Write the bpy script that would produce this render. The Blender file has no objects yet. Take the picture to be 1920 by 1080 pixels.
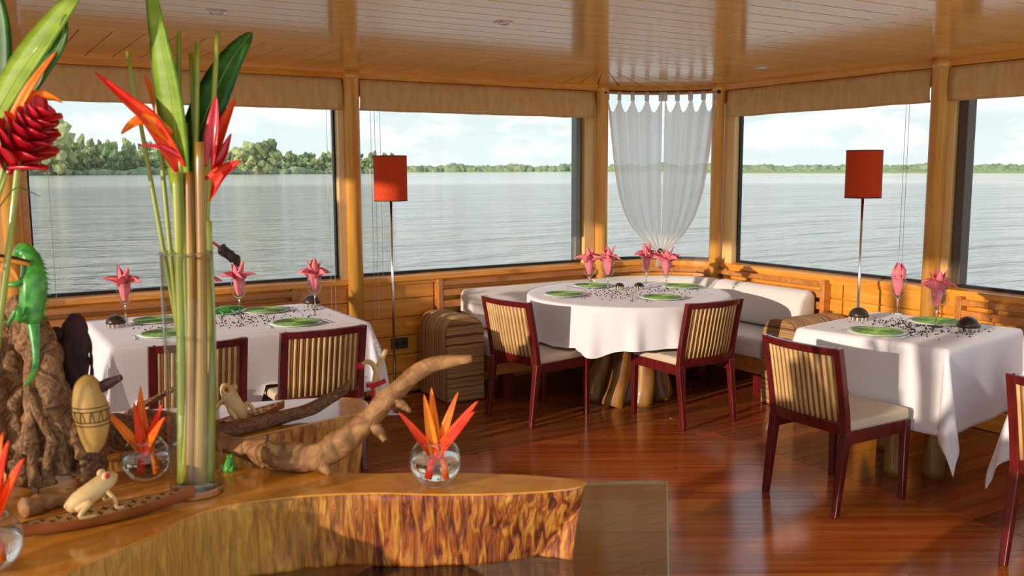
import bpy, bmesh, math, random
from mathutils import Vector, Matrix, noise, Quaternion

random.seed(7)
PI = math.pi
scene = bpy.context.scene
COL = scene.collection

# ------------------------------------------------------------------ camera
def make_camera():
    a, p, r = map(math.radians, (31.3846, 7.2377, -0.2376))
    fw = Vector((math.sin(a) * math.cos(p), math.cos(a) * math.cos(p), -math.sin(p)))
    rt = Vector((math.cos(a), -math.sin(a), 0))
    up = rt.cross(fw)
    c, s = math.cos(r), math.sin(r)
    cx, cy = rt * c + up * s, up * c - rt * s
    m = Matrix((cx, cy, -fw)).transposed().to_4x4()
    m.translation = (0, 0, 1.6)
    cam = bpy.data.cameras.new('camera')
    cam.sensor_width = 36
    cam.lens = 1724.85 / 1920 * 36
    cam.clip_start = 0.05
    cam.clip_end = 20000
    cam.dof.use_dof = True
    cam.dof.focus_distance = 5.4
    cam.dof.aperture_fstop = 6.3
    o = bpy.data.objects.new('camera', cam)
    o.matrix_world = m
    COL.objects.link(o)
    scene.camera = o
make_camera()

# ------------------------------------------------------------------ world, sun, exposure
def make_world():
    w = bpy.data.worlds.new('sky')
    scene.world = w
    w.use_nodes = True
    nt = w.node_tree
    N, L = nt.nodes, nt.links
    N.clear()
    out = N.new('ShaderNodeOutputWorld')
    bg = N.new('ShaderNodeBackground')
    tc = N.new('ShaderNodeTexCoord')
    sep = N.new('ShaderNodeSeparateXYZ')
    L.new(tc.outputs['Generated'], sep.inputs[0])
    ramp = N.new('ShaderNodeValToRGB')
    e = ramp.color_ramp.elements
    e[0].position = 0.0; e[0].color = (0.68, 0.745, 0.745, 1)
    e[1].position = 0.55; e[1].color = (0.36, 0.56, 0.80, 1)
    k = e.new(0.16); k.color = (0.58, 0.69, 0.725, 1)
    L.new(sep.outputs['Z'], ramp.inputs[0])
    mp = N.new('ShaderNodeMapping')
    mp.inputs['Scale'].default_value = (1, 1, 3.0)
    L.new(tc.outputs['Generated'], mp.inputs[0])
    nz = N.new('ShaderNodeTexNoise')
    nz.inputs['Scale'].default_value = 11.0
    nz.inputs['Detail'].default_value = 9
    nz.inputs['Roughness'].default_value = 0.58
    L.new(mp.outputs[0], nz.inputs['Vector'])
    cr = N.new('ShaderNodeValToRGB')
    cr.color_ramp.elements[0].position = 0.47
    cr.color_ramp.elements[1].position = 0.60
    L.new(nz.outputs[0], cr.inputs[0])
    mix = N.new('ShaderNodeMix'); mix.data_type = 'RGBA'
    L.new(cr.outputs[0], mix.inputs['Factor'])
    L.new(ramp.outputs[0], mix.inputs['A'])
    mix.inputs['B'].default_value = (0.86, 0.86, 0.85, 1)
    L.new(mix.outputs['Result'], bg.inputs[0])
    bg.inputs[1].default_value = 1.0
    L.new(bg.outputs[0], out.inputs[0])
make_world()

def make_sun():
    s = bpy.data.lights.new('sun', 'SUN')
    s.energy = 2.9
    s.color = (1.0, 0.85, 0.69)
    s.angle = math.radians(0.8)
    o = bpy.data.objects.new('sun', s)
    d = Vector((0.965, 0.20, -0.175)).normalized()
    o.rotation_euler = d.to_track_quat('-Z', 'Y').to_euler()
    o.location = (-8, 0, 4)
    COL.objects.link(o)
make_sun()

vs = scene.view_settings
vs.view_transform = 'Standard'
vs.look = 'None'
vs.exposure = 0.42
vs.gamma = 1.0
vs.use_curve_mapping = False

# ------------------------------------------------------------------ materials
def nodes_of(m):
    m.use_nodes = True
    return m.node_tree.nodes, m.node_tree.links

def mat(name, color, rough=0.5, metal=0.0, spec=0.5, coat=0.0, c2=None, scale=8.0, stretch=(1, 1, 1), rot=(0, 0, 0),
        detail=4.0, lo=0.35, hi=0.65, vary=0.0, bump=0.0, bscale=None, sheen=0.0, coat_rough=0.05, trans=0.0, ior=1.5,
        distort=0.0, c3=None, huevary=0.0):
    m = bpy.data.materials.new(name)
    N, L = nodes_of(m)
    b = N['Principled BSDF']
    b.inputs['Base Color'].default_value = (*color, 1)
    b.inputs['Roughness'].default_value = rough
    b.inputs['Metallic'].default_value = metal
    b.inputs['Specular IOR Level'].default_value = spec
    b.inputs['Coat Weight'].default_value = coat
    b.inputs['Coat Roughness'].default_value = coat_rough
    b.inputs['Sheen Weight'].default_value = sheen
    b.inputs['Transmission Weight'].default_value = trans
    b.inputs['IOR'].default_value = ior
    colsock = None
    if c2 is not None or bump:
        tc = N.new('ShaderNodeTexCoord')
        mp = N.new('ShaderNodeMapping')
        mp.vector_type = 'TEXTURE' if False else 'POINT'
        mp.inputs['Rotation'].default_value = rot
        L.new(tc.outputs['Object'], mp.inputs[0])
        sc = N.new('ShaderNodeVectorMath'); sc.operation = 'MULTIPLY'
        sc.inputs[1].default_value = stretch
        L.new(mp.outputs[0], sc.inputs[0])
        oi = N.new('ShaderNodeObjectInfo')
        ad = N.new('ShaderNodeVectorMath'); ad.operation = 'ADD'
        mu = N.new('ShaderNodeMath'); mu.operation = 'MULTIPLY'; mu.inputs[1].default_value = 37.0
        L.new(oi.outputs['Random'], mu.inputs[0])
        L.new(sc.outputs[0], ad.inputs[0]); L.new(mu.outputs[0], ad.inputs[1])
        nz = N.new('ShaderNodeTexNoise')
        nz.inputs['Scale'].default_value = scale
        nz.inputs['Detail'].default_value = detail
        nz.inputs['Distortion'].default_value = distort
        L.new(ad.outputs[0], nz.inputs['Vector'])
        if c2 is not None:
            r = N.new('ShaderNodeValToRGB')
            r.color_ramp.elements[0].position = lo; r.color_ramp.elements[0].color = (*color, 1)
            r.color_ramp.elements[1].position = hi; r.color_ramp.elements[1].color = (*c2, 1)
            if c3 is not None:
                k = r.color_ramp.elements.new((lo + hi) / 2); k.color = (*c3, 1)
            L.new(nz.outputs[0], r.inputs[0])
            colsock = r.outputs[0]
            if vary:
                hsv = N.new('ShaderNodeHueSaturation')
                mr = N.new('ShaderNodeMapRange')
                mr.inputs['To Min'].default_value = 1 - vary; mr.inputs['To Max'].default_value = 1 + vary
                L.new(oi.outputs['Random'], mr.inputs[0])
                L.new(mr.outputs[0], hsv.inputs['Value'])
                if huevary:
                    mr2 = N.new('ShaderNodeMapRange')
                    mr2.inputs['To Min'].default_value = 0.5 - huevary; mr2.inputs['To Max'].default_value = 0.5 + huevary
                    m7 = N.new('ShaderNodeMath'); m7.operation = 'MULTIPLY'; m7.inputs[1].default_value = 7.31
                    fr = N.new('ShaderNodeMath'); fr.operation = 'FRACT'
                    L.new(oi.outputs['Random'], m7.inputs[0]); L.new(m7.outputs[0], fr.inputs[0]); L.new(fr.outputs[0], mr2.inputs[0])
                    L.new(mr2.outputs[0], hsv.inputs['Hue'])
                L.new(colsock, hsv.inputs['Color'])
                colsock = hsv.outputs[0]
            L.new(colsock, b.inputs['Base Color'])
        if bump:
            src = nz.outputs[0]
            if bscale:
                n2 = N.new('ShaderNodeTexNoise'); n2.inputs['Scale'].default_value = bscale; n2.inputs['Detail'].default_value = 5
                L.new(ad.outputs[0], n2.inputs['Vector']); src = n2.outputs[0]
            bp = N.new('ShaderNodeBump'); bp.inputs['Strength'].default_value = bump; bp.inputs['Distance'].default_value = 0.01
            L.new(src, bp.inputs['Height']); L.new(bp.outputs[0], b.inputs['Normal'])
    return m

def mat_thin_glass(name, tint=(0.97, 0.985, 0.98), f0=0.04, rough=0.0):
    """clear sheet: transparent face-on, mirror-like at glancing angles (Schlick, same from both sides)"""
    m = bpy.data.materials.new(name)
    N, L = nodes_of(m)
    N.clear()
    out = N.new('ShaderNodeOutputMaterial')
    tr = N.new('ShaderNodeBsdfTransparent'); tr.inputs[0].default_value = (*tint, 1)
    gl = N.new('ShaderNodeBsdfGlossy'); gl.inputs['Roughness'].default_value = rough
    lw = N.new('ShaderNodeLayerWeight'); lw.inputs[0].default_value = 0.5
    pw = N.new('ShaderNodeMath'); pw.operation = 'POWER'; pw.inputs[1].default_value = 5.0
    ma = N.new('ShaderNodeMath'); ma.operation = 'MULTIPLY_ADD'; ma.inputs[1].default_value = 1 - f0; ma.inputs[2].default_value = f0
    mx = N.new('ShaderNodeMixShader')
    L.new(lw.outputs['Facing'], pw.inputs[0]); L.new(pw.outputs[0], ma.inputs[0]); L.new(ma.outputs[0], mx.inputs[0])
    L.new(tr.outputs[0], mx.inputs[1]); L.new(gl.outputs[0], mx.inputs[2]); L.new(mx.outputs[0], out.inputs[0])
    return m

def mat_cloth_sheer(name, color, transp, ratio=0.62, c2=None, scale=30.0, stretch=(1, 1, 1)):
    """woven cloth that lets some light through"""
    m = bpy.data.materials.new(name)
    N, L = nodes_of(m); N.clear()
    out = N.new('ShaderNodeOutputMaterial')
    d = N.new('ShaderNodeBsdfDiffuse'); d.inputs[0].default_value = (*color, 1)
    t = N.new('ShaderNodeBsdfTranslucent'); t.inputs[0].default_value = (*color, 1)
    if c2 is not None:
        tc = N.new('ShaderNodeTexCoord'); sc = N.new('ShaderNodeVectorMath'); sc.operation = 'MULTIPLY'; sc.inputs[1].default_value = stretch
        nz = N.new('ShaderNodeTexNoise'); nz.inputs['Scale'].default_value = scale; nz.inputs['Detail'].default_value = 5
        r = N.new('ShaderNodeValToRGB')
        r.color_ramp.elements[0].position = 0.35; r.color_ramp.elements[0].color = (*color, 1)
        r.color_ramp.elements[1].position = 0.65; r.color_ramp.elements[1].color = (*c2, 1)
        L.new(tc.outputs['Object'], sc.inputs[0]); L.new(sc.outputs[0], nz.inputs['Vector']); L.new(nz.outputs[0], r.inputs[0])
        L.new(r.outputs[0], d.inputs[0]); L.new(r.outputs[0], t.inputs[0])
    tr = N.new('ShaderNodeBsdfTransparent')
    m1 = N.new('ShaderNodeMixShader'); m1.inputs[0].default_value = ratio
    m2 = N.new('ShaderNodeMixShader'); m2.inputs[0].default_value = transp
    L.new(d.outputs[0], m1.inputs[1]); L.new(t.outputs[0], m1.inputs[2])
    L.new(m1.outputs[0], m2.inputs[1]); L.new(tr.outputs[0], m2.inputs[2]); L.new(m2.outputs[0], out.inputs[0])
    return m

def mat_bands(name, axis, freq, cols, rough=0.8, noise_amt=0.15):
    """woven bands across one object axis, irregular widths"""
    m = bpy.data.materials.new(name)
    N, L = nodes_of(m)
    b = N['Principled BSDF']; b.inputs['Roughness'].default_value = rough
    b.inputs['Specular IOR Level'].default_value = 0.2
    tc = N.new('ShaderNodeTexCoord'); sp = N.new('ShaderNodeSeparateXYZ')
    L.new(tc.outputs['Object'], sp.inputs[0])
    nz = N.new('ShaderNodeTexNoise'); nz.noise_dimensions = '1D'
    nz.inputs['Scale'].default_value = freq; nz.inputs['Detail'].default_value = 2.0
    n3 = N.new('ShaderNodeTexNoise'); n3.inputs['Scale'].default_value = 9
    L.new(tc.outputs['Object'], n3.inputs['Vector'])
    mr = N.new('ShaderNodeMath'); mr.operation = 'MULTIPLY_ADD'; mr.inputs[1].default_value = 0.02
    L.new(n3.outputs[0], mr.inputs[0]); L.new(sp.outputs[axis], mr.inputs[2])
    L.new(mr.outputs[0], nz.inputs['W'])
    r = N.new('ShaderNodeValToRGB')
    n = len(cols)
    els = r.color_ramp.elements
    for i, c in enumerate(cols):
        pos = 0.3 + 0.4 * i / (n - 1)
        if i == 0: els[0].position = pos; els[0].color = (*c, 1)
        elif i == n - 1: els[-1].position = pos; els[-1].color = (*c, 1)
        else:
            k = els.new(pos); k.color = (*c, 1)
    L.new(nz.outputs[0], r.inputs[0]); L.new(r.outputs[0], b.inputs['Base Color'])
    return m

M = {}
GX = (0.9, 9, 9)      # grain along X
GY = (9, 0.9, 9)
GZ = (9, 9, 0.9)
M['wall_wood'] = mat('wall_wood', (0.68, 0.25, 0.022), 0.32, c2=(0.82, 0.36, 0.045), scale=3.2, stretch=GX, vary=0.10, coat=0.3)
M['wall_wood_y'] = mat('wall_wood_y', (0.68, 0.25, 0.022), 0.32, c2=(0.82, 0.36, 0.045), scale=3.2, stretch=GY, vary=0.10, coat=0.3)
M['column_wood'] = mat('column_wood', (0.74, 0.33, 0.055), 0.25, c2=(0.85, 0.44, 0.095), scale=3.0, stretch=GZ, vary=0.05, coat=0.5)
M['pale_wood'] = mat('pale_wood', (0.80, 0.48, 0.16), 0.35, c2=(0.86, 0.56, 0.22), scale=3.0, stretch=GZ, vary=0.05, coat=0.3)
M['rail_wood'] = mat('rail_wood', (0.45, 0.15, 0.028), 0.35, c2=(0.60, 0.24, 0.05), scale=3.0, stretch=GX, vary=0.08, coat=0.3)
M['ceil_wood'] = mat('ceil_wood', (0.82, 0.42, 0.105), 0.13, c2=(0.90, 0.51, 0.15), scale=2.6, stretch=GX, vary=0.07, spec=0.6)
M['ceil_wood_y'] = mat('ceil_wood_y', (0.82, 0.39, 0.085), 0.15, c2=(0.90, 0.48, 0.125), scale=2.6, stretch=GY, vary=0.07, spec=0.6)
M['ceil_dark'] = mat('ceil_dark', (0.16, 0.06, 0.02), 0.5)
FA = math.radians(-31.5)   # direction of the diagonal floor boards
M['floor_diag'] = mat('floor_diag', (0.29, 0.060, 0.010), 0.17, c2=(0.46, 0.118, 0.021), scale=2.0, stretch=(0.45, 10, 1), rot=(0, 0, -FA), vary=0.22, spec=0.5, huevary=0.010)
M['floor_x'] = mat('floor_x', (0.19, 0.042, 0.010), 0.17, c2=(0.33, 0.085, 0.020), scale=2.0, stretch=(0.45, 10, 1), vary=0.22, spec=0.5, huevary=0.010)
M['floor_gap'] = mat('floor_gap', (0.02, 0.005, 0.003), 0.5)
M['black'] = mat('black', (0.008, 0.008, 0.009), 0.45)
M['alu'] = mat('alu', (0.20, 0.21, 0.18), 0.4, metal=0.4)
M['alu_dark'] = mat('alu_dark', (0.10, 0.07, 0.05), 0.4, metal=0.3)
M['pane'] = mat_thin_glass('pane', (0.975, 0.99, 0.985), 0.015)
M['canvas'] = mat_cloth_sheer('canvas', (0.78, 0.50, 0.215), 0.0, 0.20, (0.86, 0.60, 0.29), 26, (1, 1, 0.25))
M['mahogany'] = mat('mahogany', (0.085, 0.006, 0.007), 0.28, c2=(0.14, 0.011, 0.010), scale=4, stretch=GZ, coat=0.25)
M['reed_light'] = mat('reed_light', (0.60, 0.36, 0.13), 0.6, c2=(0.70, 0.46, 0.20), scale=6, stretch=GZ, vary=0.08)
M['reed_dark'] = mat('reed_dark', (0.20, 0.075, 0.022), 0.6, c2=(0.28, 0.12, 0.04), scale=6, stretch=GZ, vary=0.12)
M['seat_cream'] = mat('seat_cream', (0.62, 0.50, 0.36), 0.9, spec=0.2, sheen=0.2)
M['sofa_white'] = mat('sofa_white', (0.74, 0.69, 0.64), 0.9, spec=0.15, sheen=0.2, bump=0.05, bscale=140)
M['cloth_white'] = mat('cloth_white', (0.80, 0.765, 0.80), 0.85, spec=0.15, sheen=0.15)
M['napkin'] = mat_cloth_sheer('napkin', (0.98, 0.31, 0.36), 0.0, 0.30)
M['glass'] = mat_thin_glass('glass', (0.97, 0.975, 0.975), 0.03)
M['vase_glass'] = mat_thin_glass('vase_glass', (0.965, 0.975, 0.97), 0.04)
M['water_clear'] = mat('water_clear', (0.97, 0.96, 0.90), 0.0, trans=1.0, ior=1.33)
M['vase_water'] = mat_thin_glass('vase_water', (0.99, 0.97, 0.88), 0.02)
M['glass_thick'] = mat('glass_thick', (0.96, 0.97, 0.95), 0.0, trans=1.0, ior=1.45)
M['table_glass'] = mat_thin_glass('table_glass', (0.80, 0.79, 0.62), 0.12)
M['glass_edge'] = mat('glass_edge', (0.45, 0.48, 0.30), 0.2)
M['mat_green'] = mat('mat_green', (0.10, 0.26, 0.035), 0.6, c2=(0.30, 0.46, 0.14), scale=60, detail=2, bump=0.4)
M['plate_glass'] = mat('plate_glass', (0.72, 0.75, 0.72), 0.15, spec=0.6)
M['steel'] = mat('steel', (0.62, 0.62, 0.64), 0.18, metal=1.0)
M['chrome'] = mat('chrome', (0.75, 0.74, 0.73), 0.12, metal=1.0)
M['shade_red'] = mat('shade_red', (0.58, 0.050, 0.008), 0.75, c2=(0.66, 0.070, 0.014), scale=70, stretch=(1, 1, 3), spec=0.2)
M['shade_rim'] = mat('shade_rim', (0.10, 0.010, 0.004), 0.6)
M['shell'] = mat('shell', (0.014, 0.009, 0.006), 0.38, c2=(0.055, 0.03, 0.017), scale=40)
M['shell_foot'] = mat('shell_foot', (0.62, 0.50, 0.36), 0.6)
M['seed'] = mat('seed', (0.012, 0.009, 0.010), 0.35)
M['lizard'] = mat('lizard', (0.02, 0.22, 0.03), 0.35, c2=(0.10, 0.42, 0.05), scale=60, coat=0.3)
M['trunk'] = mat('trunk', (0.20, 0.075, 0.015), 0.45, c2=(0.44, 0.20, 0.04), scale=5, stretch=(2, 2, 0.5), bump=0.6, coat=0.4)
M['slab_top'] = mat('slab_top', (0.55, 0.19, 0.016), 0.18, c2=(0.67, 0.28, 0.032), scale=5, stretch=(3, 3, 1), rot=(0, 0, 0.52), distort=1.2, coat=0.5)
M['slab_bark'] = mat('slab_bark', (0.075, 0.010, 0.003), 0.5, c2=(0.58, 0.25, 0.030), c3=(0.36, 0.080, 0.008), scale=7, stretch=(10.5, 10.5, 1.5), lo=0.36, hi=0.66, detail=12, bump=1.2, distort=0.9)
def yellow_end(m):
    N, L = nodes_of(m)
    b = N['Principled BSDF']; src = b.inputs['Base Color'].links[0].from_socket
    tc = N.new('ShaderNodeTexCoord'); sp = N.new('ShaderNodeSeparateXYZ'); L.new(tc.outputs['Object'], sp.inputs[0])
    nz = N.new('ShaderNodeTexNoise'); nz.inputs['Scale'].default_value = 9
    L.new(tc.outputs['Object'], nz.inputs['Vector'])
    ad = N.new('ShaderNodeMath'); ad.operation = 'MULTIPLY_ADD'; ad.inputs[1].default_value = 0.25; L.new(nz.outputs[0], ad.inputs[0]); L.new(sp.outputs[0], ad.inputs[2])
    mr = N.new('ShaderNodeMapRange'); mr.inputs['From Min'].default_value = 0.42; mr.inputs['From Max'].default_value = 0.12
    mr.inputs['To Max'].default_value = 0.62
    L.new(ad.outputs[0], mr.inputs['Value'])
    mx = N.new('ShaderNodeMix'); mx.data_type = 'RGBA'; mx.inputs['B'].default_value = (0.60, 0.30, 0.045, 1)
    L.new(mr.outputs[0], mx.inputs['Factor']); L.new(src, mx.inputs['A']); L.new(mx.outputs['Result'], b.inputs['Base Color'])
yellow_end(M['slab_bark'])
M['slab_bark2'] = mat('slab_bark2', (0.20, 0.06, 0.010), 0.5, c2=(0.62, 0.31, 0.06), c3=(0.48, 0.19, 0.03), scale=7, stretch=(7, 7, 1.2), detail=10, bump=1.0, distort=0.6)
M['drift'] = mat('drift', (0.20, 0.085, 0.024), 0.7, c2=(0.42, 0.205, 0.070), scale=26, stretch=(1, 1, 1), detail=8, bump=0.55, distort=1.2, coat=0.05)
M['drift_dark'] = mat('drift_dark', (0.12, 0.045, 0.018), 0.6, c2=(0.27, 0.12, 0.045), scale=40, detail=8, bump=1.0, distort=2.0)
M['root'] = mat('root', (0.13, 0.050, 0.018), 0.7, c2=(0.46, 0.24, 0.10), scale=34, detail=9, bump=1.4, distort=2.2, lo=0.33, hi=0.68)
M['heli_red'] = mat('heli_red', (0.76, 0.012, 0.004), 0.45, c2=(0.90, 0.085, 0.005), scale=12, spec=0.3)
M['heli_orange'] = mat('heli_orange', (0.90, 0.115, 0.004), 0.45, c2=(0.94, 0.26, 0.008), scale=12, spec=0.3)
M['ginger'] = mat('ginger', (0.46, 0.002, 0.012), 0.35, c2=(0.76, 0.008, 0.028), scale=10, coat=0.3)
M['stem'] = mat('stem', (0.20, 0.26, 0.020), 0.35, c2=(0.38, 0.39, 0.05), scale=5, stretch=(4, 4, 0.5), coat=0.3)
M['stem_red'] = mat('stem_red', (0.25, 0.085, 0.016), 0.4, c2=(0.40, 0.24, 0.032), scale=5, stretch=(4, 4, 0.5), coat=0.3)
M['leaf_dark'] = mat('leaf_dark', (0.014, 0.085, 0.012), 0.4, c2=(0.040, 0.15, 0.020), scale=12, stretch=(1, 1, 3), spec=0.3)
M['leaf_light'] = mat('leaf_light', (0.16, 0.27, 0.012), 0.45, c2=(0.26, 0.38, 0.03), scale=12, stretch=(1, 1, 3), spec=0.25)
M['cream_carve'] = mat('cream_carve', (0.56, 0.345, 0.12), 0.55, c2=(0.68, 0.47, 0.21), scale=30)
M['eye_red'] = mat('eye_red', (0.5, 0.012, 0.01), 0.3)
M['tray'] = mat('tray', (0.22, 0.055, 0.013), 0.4, c2=(0.30, 0.085, 0.02), scale=20, coat=0.2)
M['tray_light'] = mat('tray_light', (0.46, 0.24, 0.07), 0.5)
M['ink'] = mat('ink', (0.03, 0.012, 0.006), 0.6)
M['gourd'] = mat('gourd', (0.47, 0.255, 0.06), 0.55, c2=(0.58, 0.35, 0.10), scale=16)
M['fur'] = mat('fur', (0.018, 0.008, 0.010), 0.8, c2=(0.075, 0.022, 0.020), scale=60, stretch=(1, 1, 0.2), bump=1.0)
M['red_yarn'] = mat('red_yarn', (0.55, 0.008, 0.03), 0.8)
M['pod_orange'] = mat('pod_orange', (0.72, 0.29, 0.03), 0.5, c2=(0.55, 0.16, 0.015), scale=20)
M['outlet'] = mat('outlet', (0.05, 0.045, 0.03), 0.4)
M['curtain'] = mat_cloth_sheer('curtain', (0.96, 0.93, 0.88), 0.11, 0.74)
M['cord'] = mat('cord', (0.72, 0.68, 0.62), 0.7)
M['bands_y'] = mat_bands('bands_y', 1, 42, [(0.16, 0.075, 0.032), (0.32, 0.17, 0.075), (0.60, 0.38, 0.18), (0.28, 0.135, 0.055), (0.52, 0.33, 0.155)])
M['bands_z'] = mat_bands('bands_z', 2, 30, [(0.15, 0.07, 0.03), (0.30, 0.16, 0.07), (0.50, 0.30, 0.135), (0.26, 0.13, 0.05), (0.42, 0.25, 0.11)])
M['bands_x'] = mat_bands('bands_x', 0, 42, [(0.16, 0.075, 0.032), (0.32, 0.17, 0.075), (0.60, 0.38, 0.18), (0.28, 0.135, 0.055), (0.52, 0.33, 0.155)])
M['leafage'] = mat('leafage', (0.15, 0.20, 0.07), 0.8, c2=(0.36, 0.41, 0.18), scale=0.25, detail=6, spec=0.1, vary=0.25, huevary=0.03)  # lightened throughout, putting some distance haze into the leaf colour
M['far_leafage'] = mat('far_leafage', (0.20, 0.25, 0.14), 0.9, c2=(0.30, 0.35, 0.20), scale=0.06, detail=5, spec=0.05)
M['grass'] = mat('grass', (0.32, 0.40, 0.10), 0.9, c2=(0.46, 0.50, 0.18), scale=0.05, detail=6, spec=0.05)
M['sand'] = mat('sand', (0.84, 0.72, 0.57), 0.95, c2=(0.90, 0.80, 0.66), scale=0.04, detail=5, spec=0.05)
M['bark_far'] = mat('bark_far', (0.16, 0.13, 0.09), 0.9)

def mat_river():
    m = bpy.data.materials.new('river')
    N, L = nodes_of(m)
    b = N['Principled BSDF']
    b.inputs['Roughness'].default_value = 0.07
    b.inputs['IOR'].default_value = 1.33
    tc = N.new('ShaderNodeTexCoord')
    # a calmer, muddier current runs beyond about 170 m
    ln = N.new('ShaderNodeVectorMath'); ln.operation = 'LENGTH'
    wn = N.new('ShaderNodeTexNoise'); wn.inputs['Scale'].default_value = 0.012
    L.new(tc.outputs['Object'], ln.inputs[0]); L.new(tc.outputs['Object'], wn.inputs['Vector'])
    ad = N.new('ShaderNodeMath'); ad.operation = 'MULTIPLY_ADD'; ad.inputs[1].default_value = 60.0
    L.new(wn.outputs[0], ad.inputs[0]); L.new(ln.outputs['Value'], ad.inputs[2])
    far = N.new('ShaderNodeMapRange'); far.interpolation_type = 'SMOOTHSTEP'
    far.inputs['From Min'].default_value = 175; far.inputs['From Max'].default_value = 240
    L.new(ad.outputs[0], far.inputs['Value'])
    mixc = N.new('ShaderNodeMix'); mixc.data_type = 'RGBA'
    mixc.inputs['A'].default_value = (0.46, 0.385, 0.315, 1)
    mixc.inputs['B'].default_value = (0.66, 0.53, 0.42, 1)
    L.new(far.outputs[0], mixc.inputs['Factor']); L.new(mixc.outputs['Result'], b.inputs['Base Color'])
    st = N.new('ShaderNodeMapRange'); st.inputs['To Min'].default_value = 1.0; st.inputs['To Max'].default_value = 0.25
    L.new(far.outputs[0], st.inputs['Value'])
    mp = N.new('ShaderNodeMapping')
    mp.inputs['Rotation'].default_value = (0, 0, math.radians(31.4))
    mp.inputs['Scale'].default_value = (0.30, 1.0, 1.0)
    L.new(tc.outputs['Object'], mp.inputs[0])
    acc = None
    for sc, dist in ((0.085, 2.6), (0.42, 1.3), (1.6, 0.30)):
        nz = N.new('ShaderNodeTexNoise'); nz.inputs['Scale'].default_value = sc; nz.inputs['Detail'].default_value = 4
        nz.inputs['Roughness'].default_value = 0.6
        L.new(mp.outputs[0], nz.inputs['Vector'])
        bp = N.new('ShaderNodeBump'); bp.inputs['Distance'].default_value = dist
        L.new(st.outputs[0], bp.inputs['Strength'])
        L.new(nz.outputs[0], bp.inputs['Height'])
        if acc is not None: L.new(acc.outputs[0], bp.inputs['Normal'])
        acc = bp
    L.new(acc.outputs[0], b.inputs['Normal'])
    return m
M['river'] = mat_river()

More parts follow.
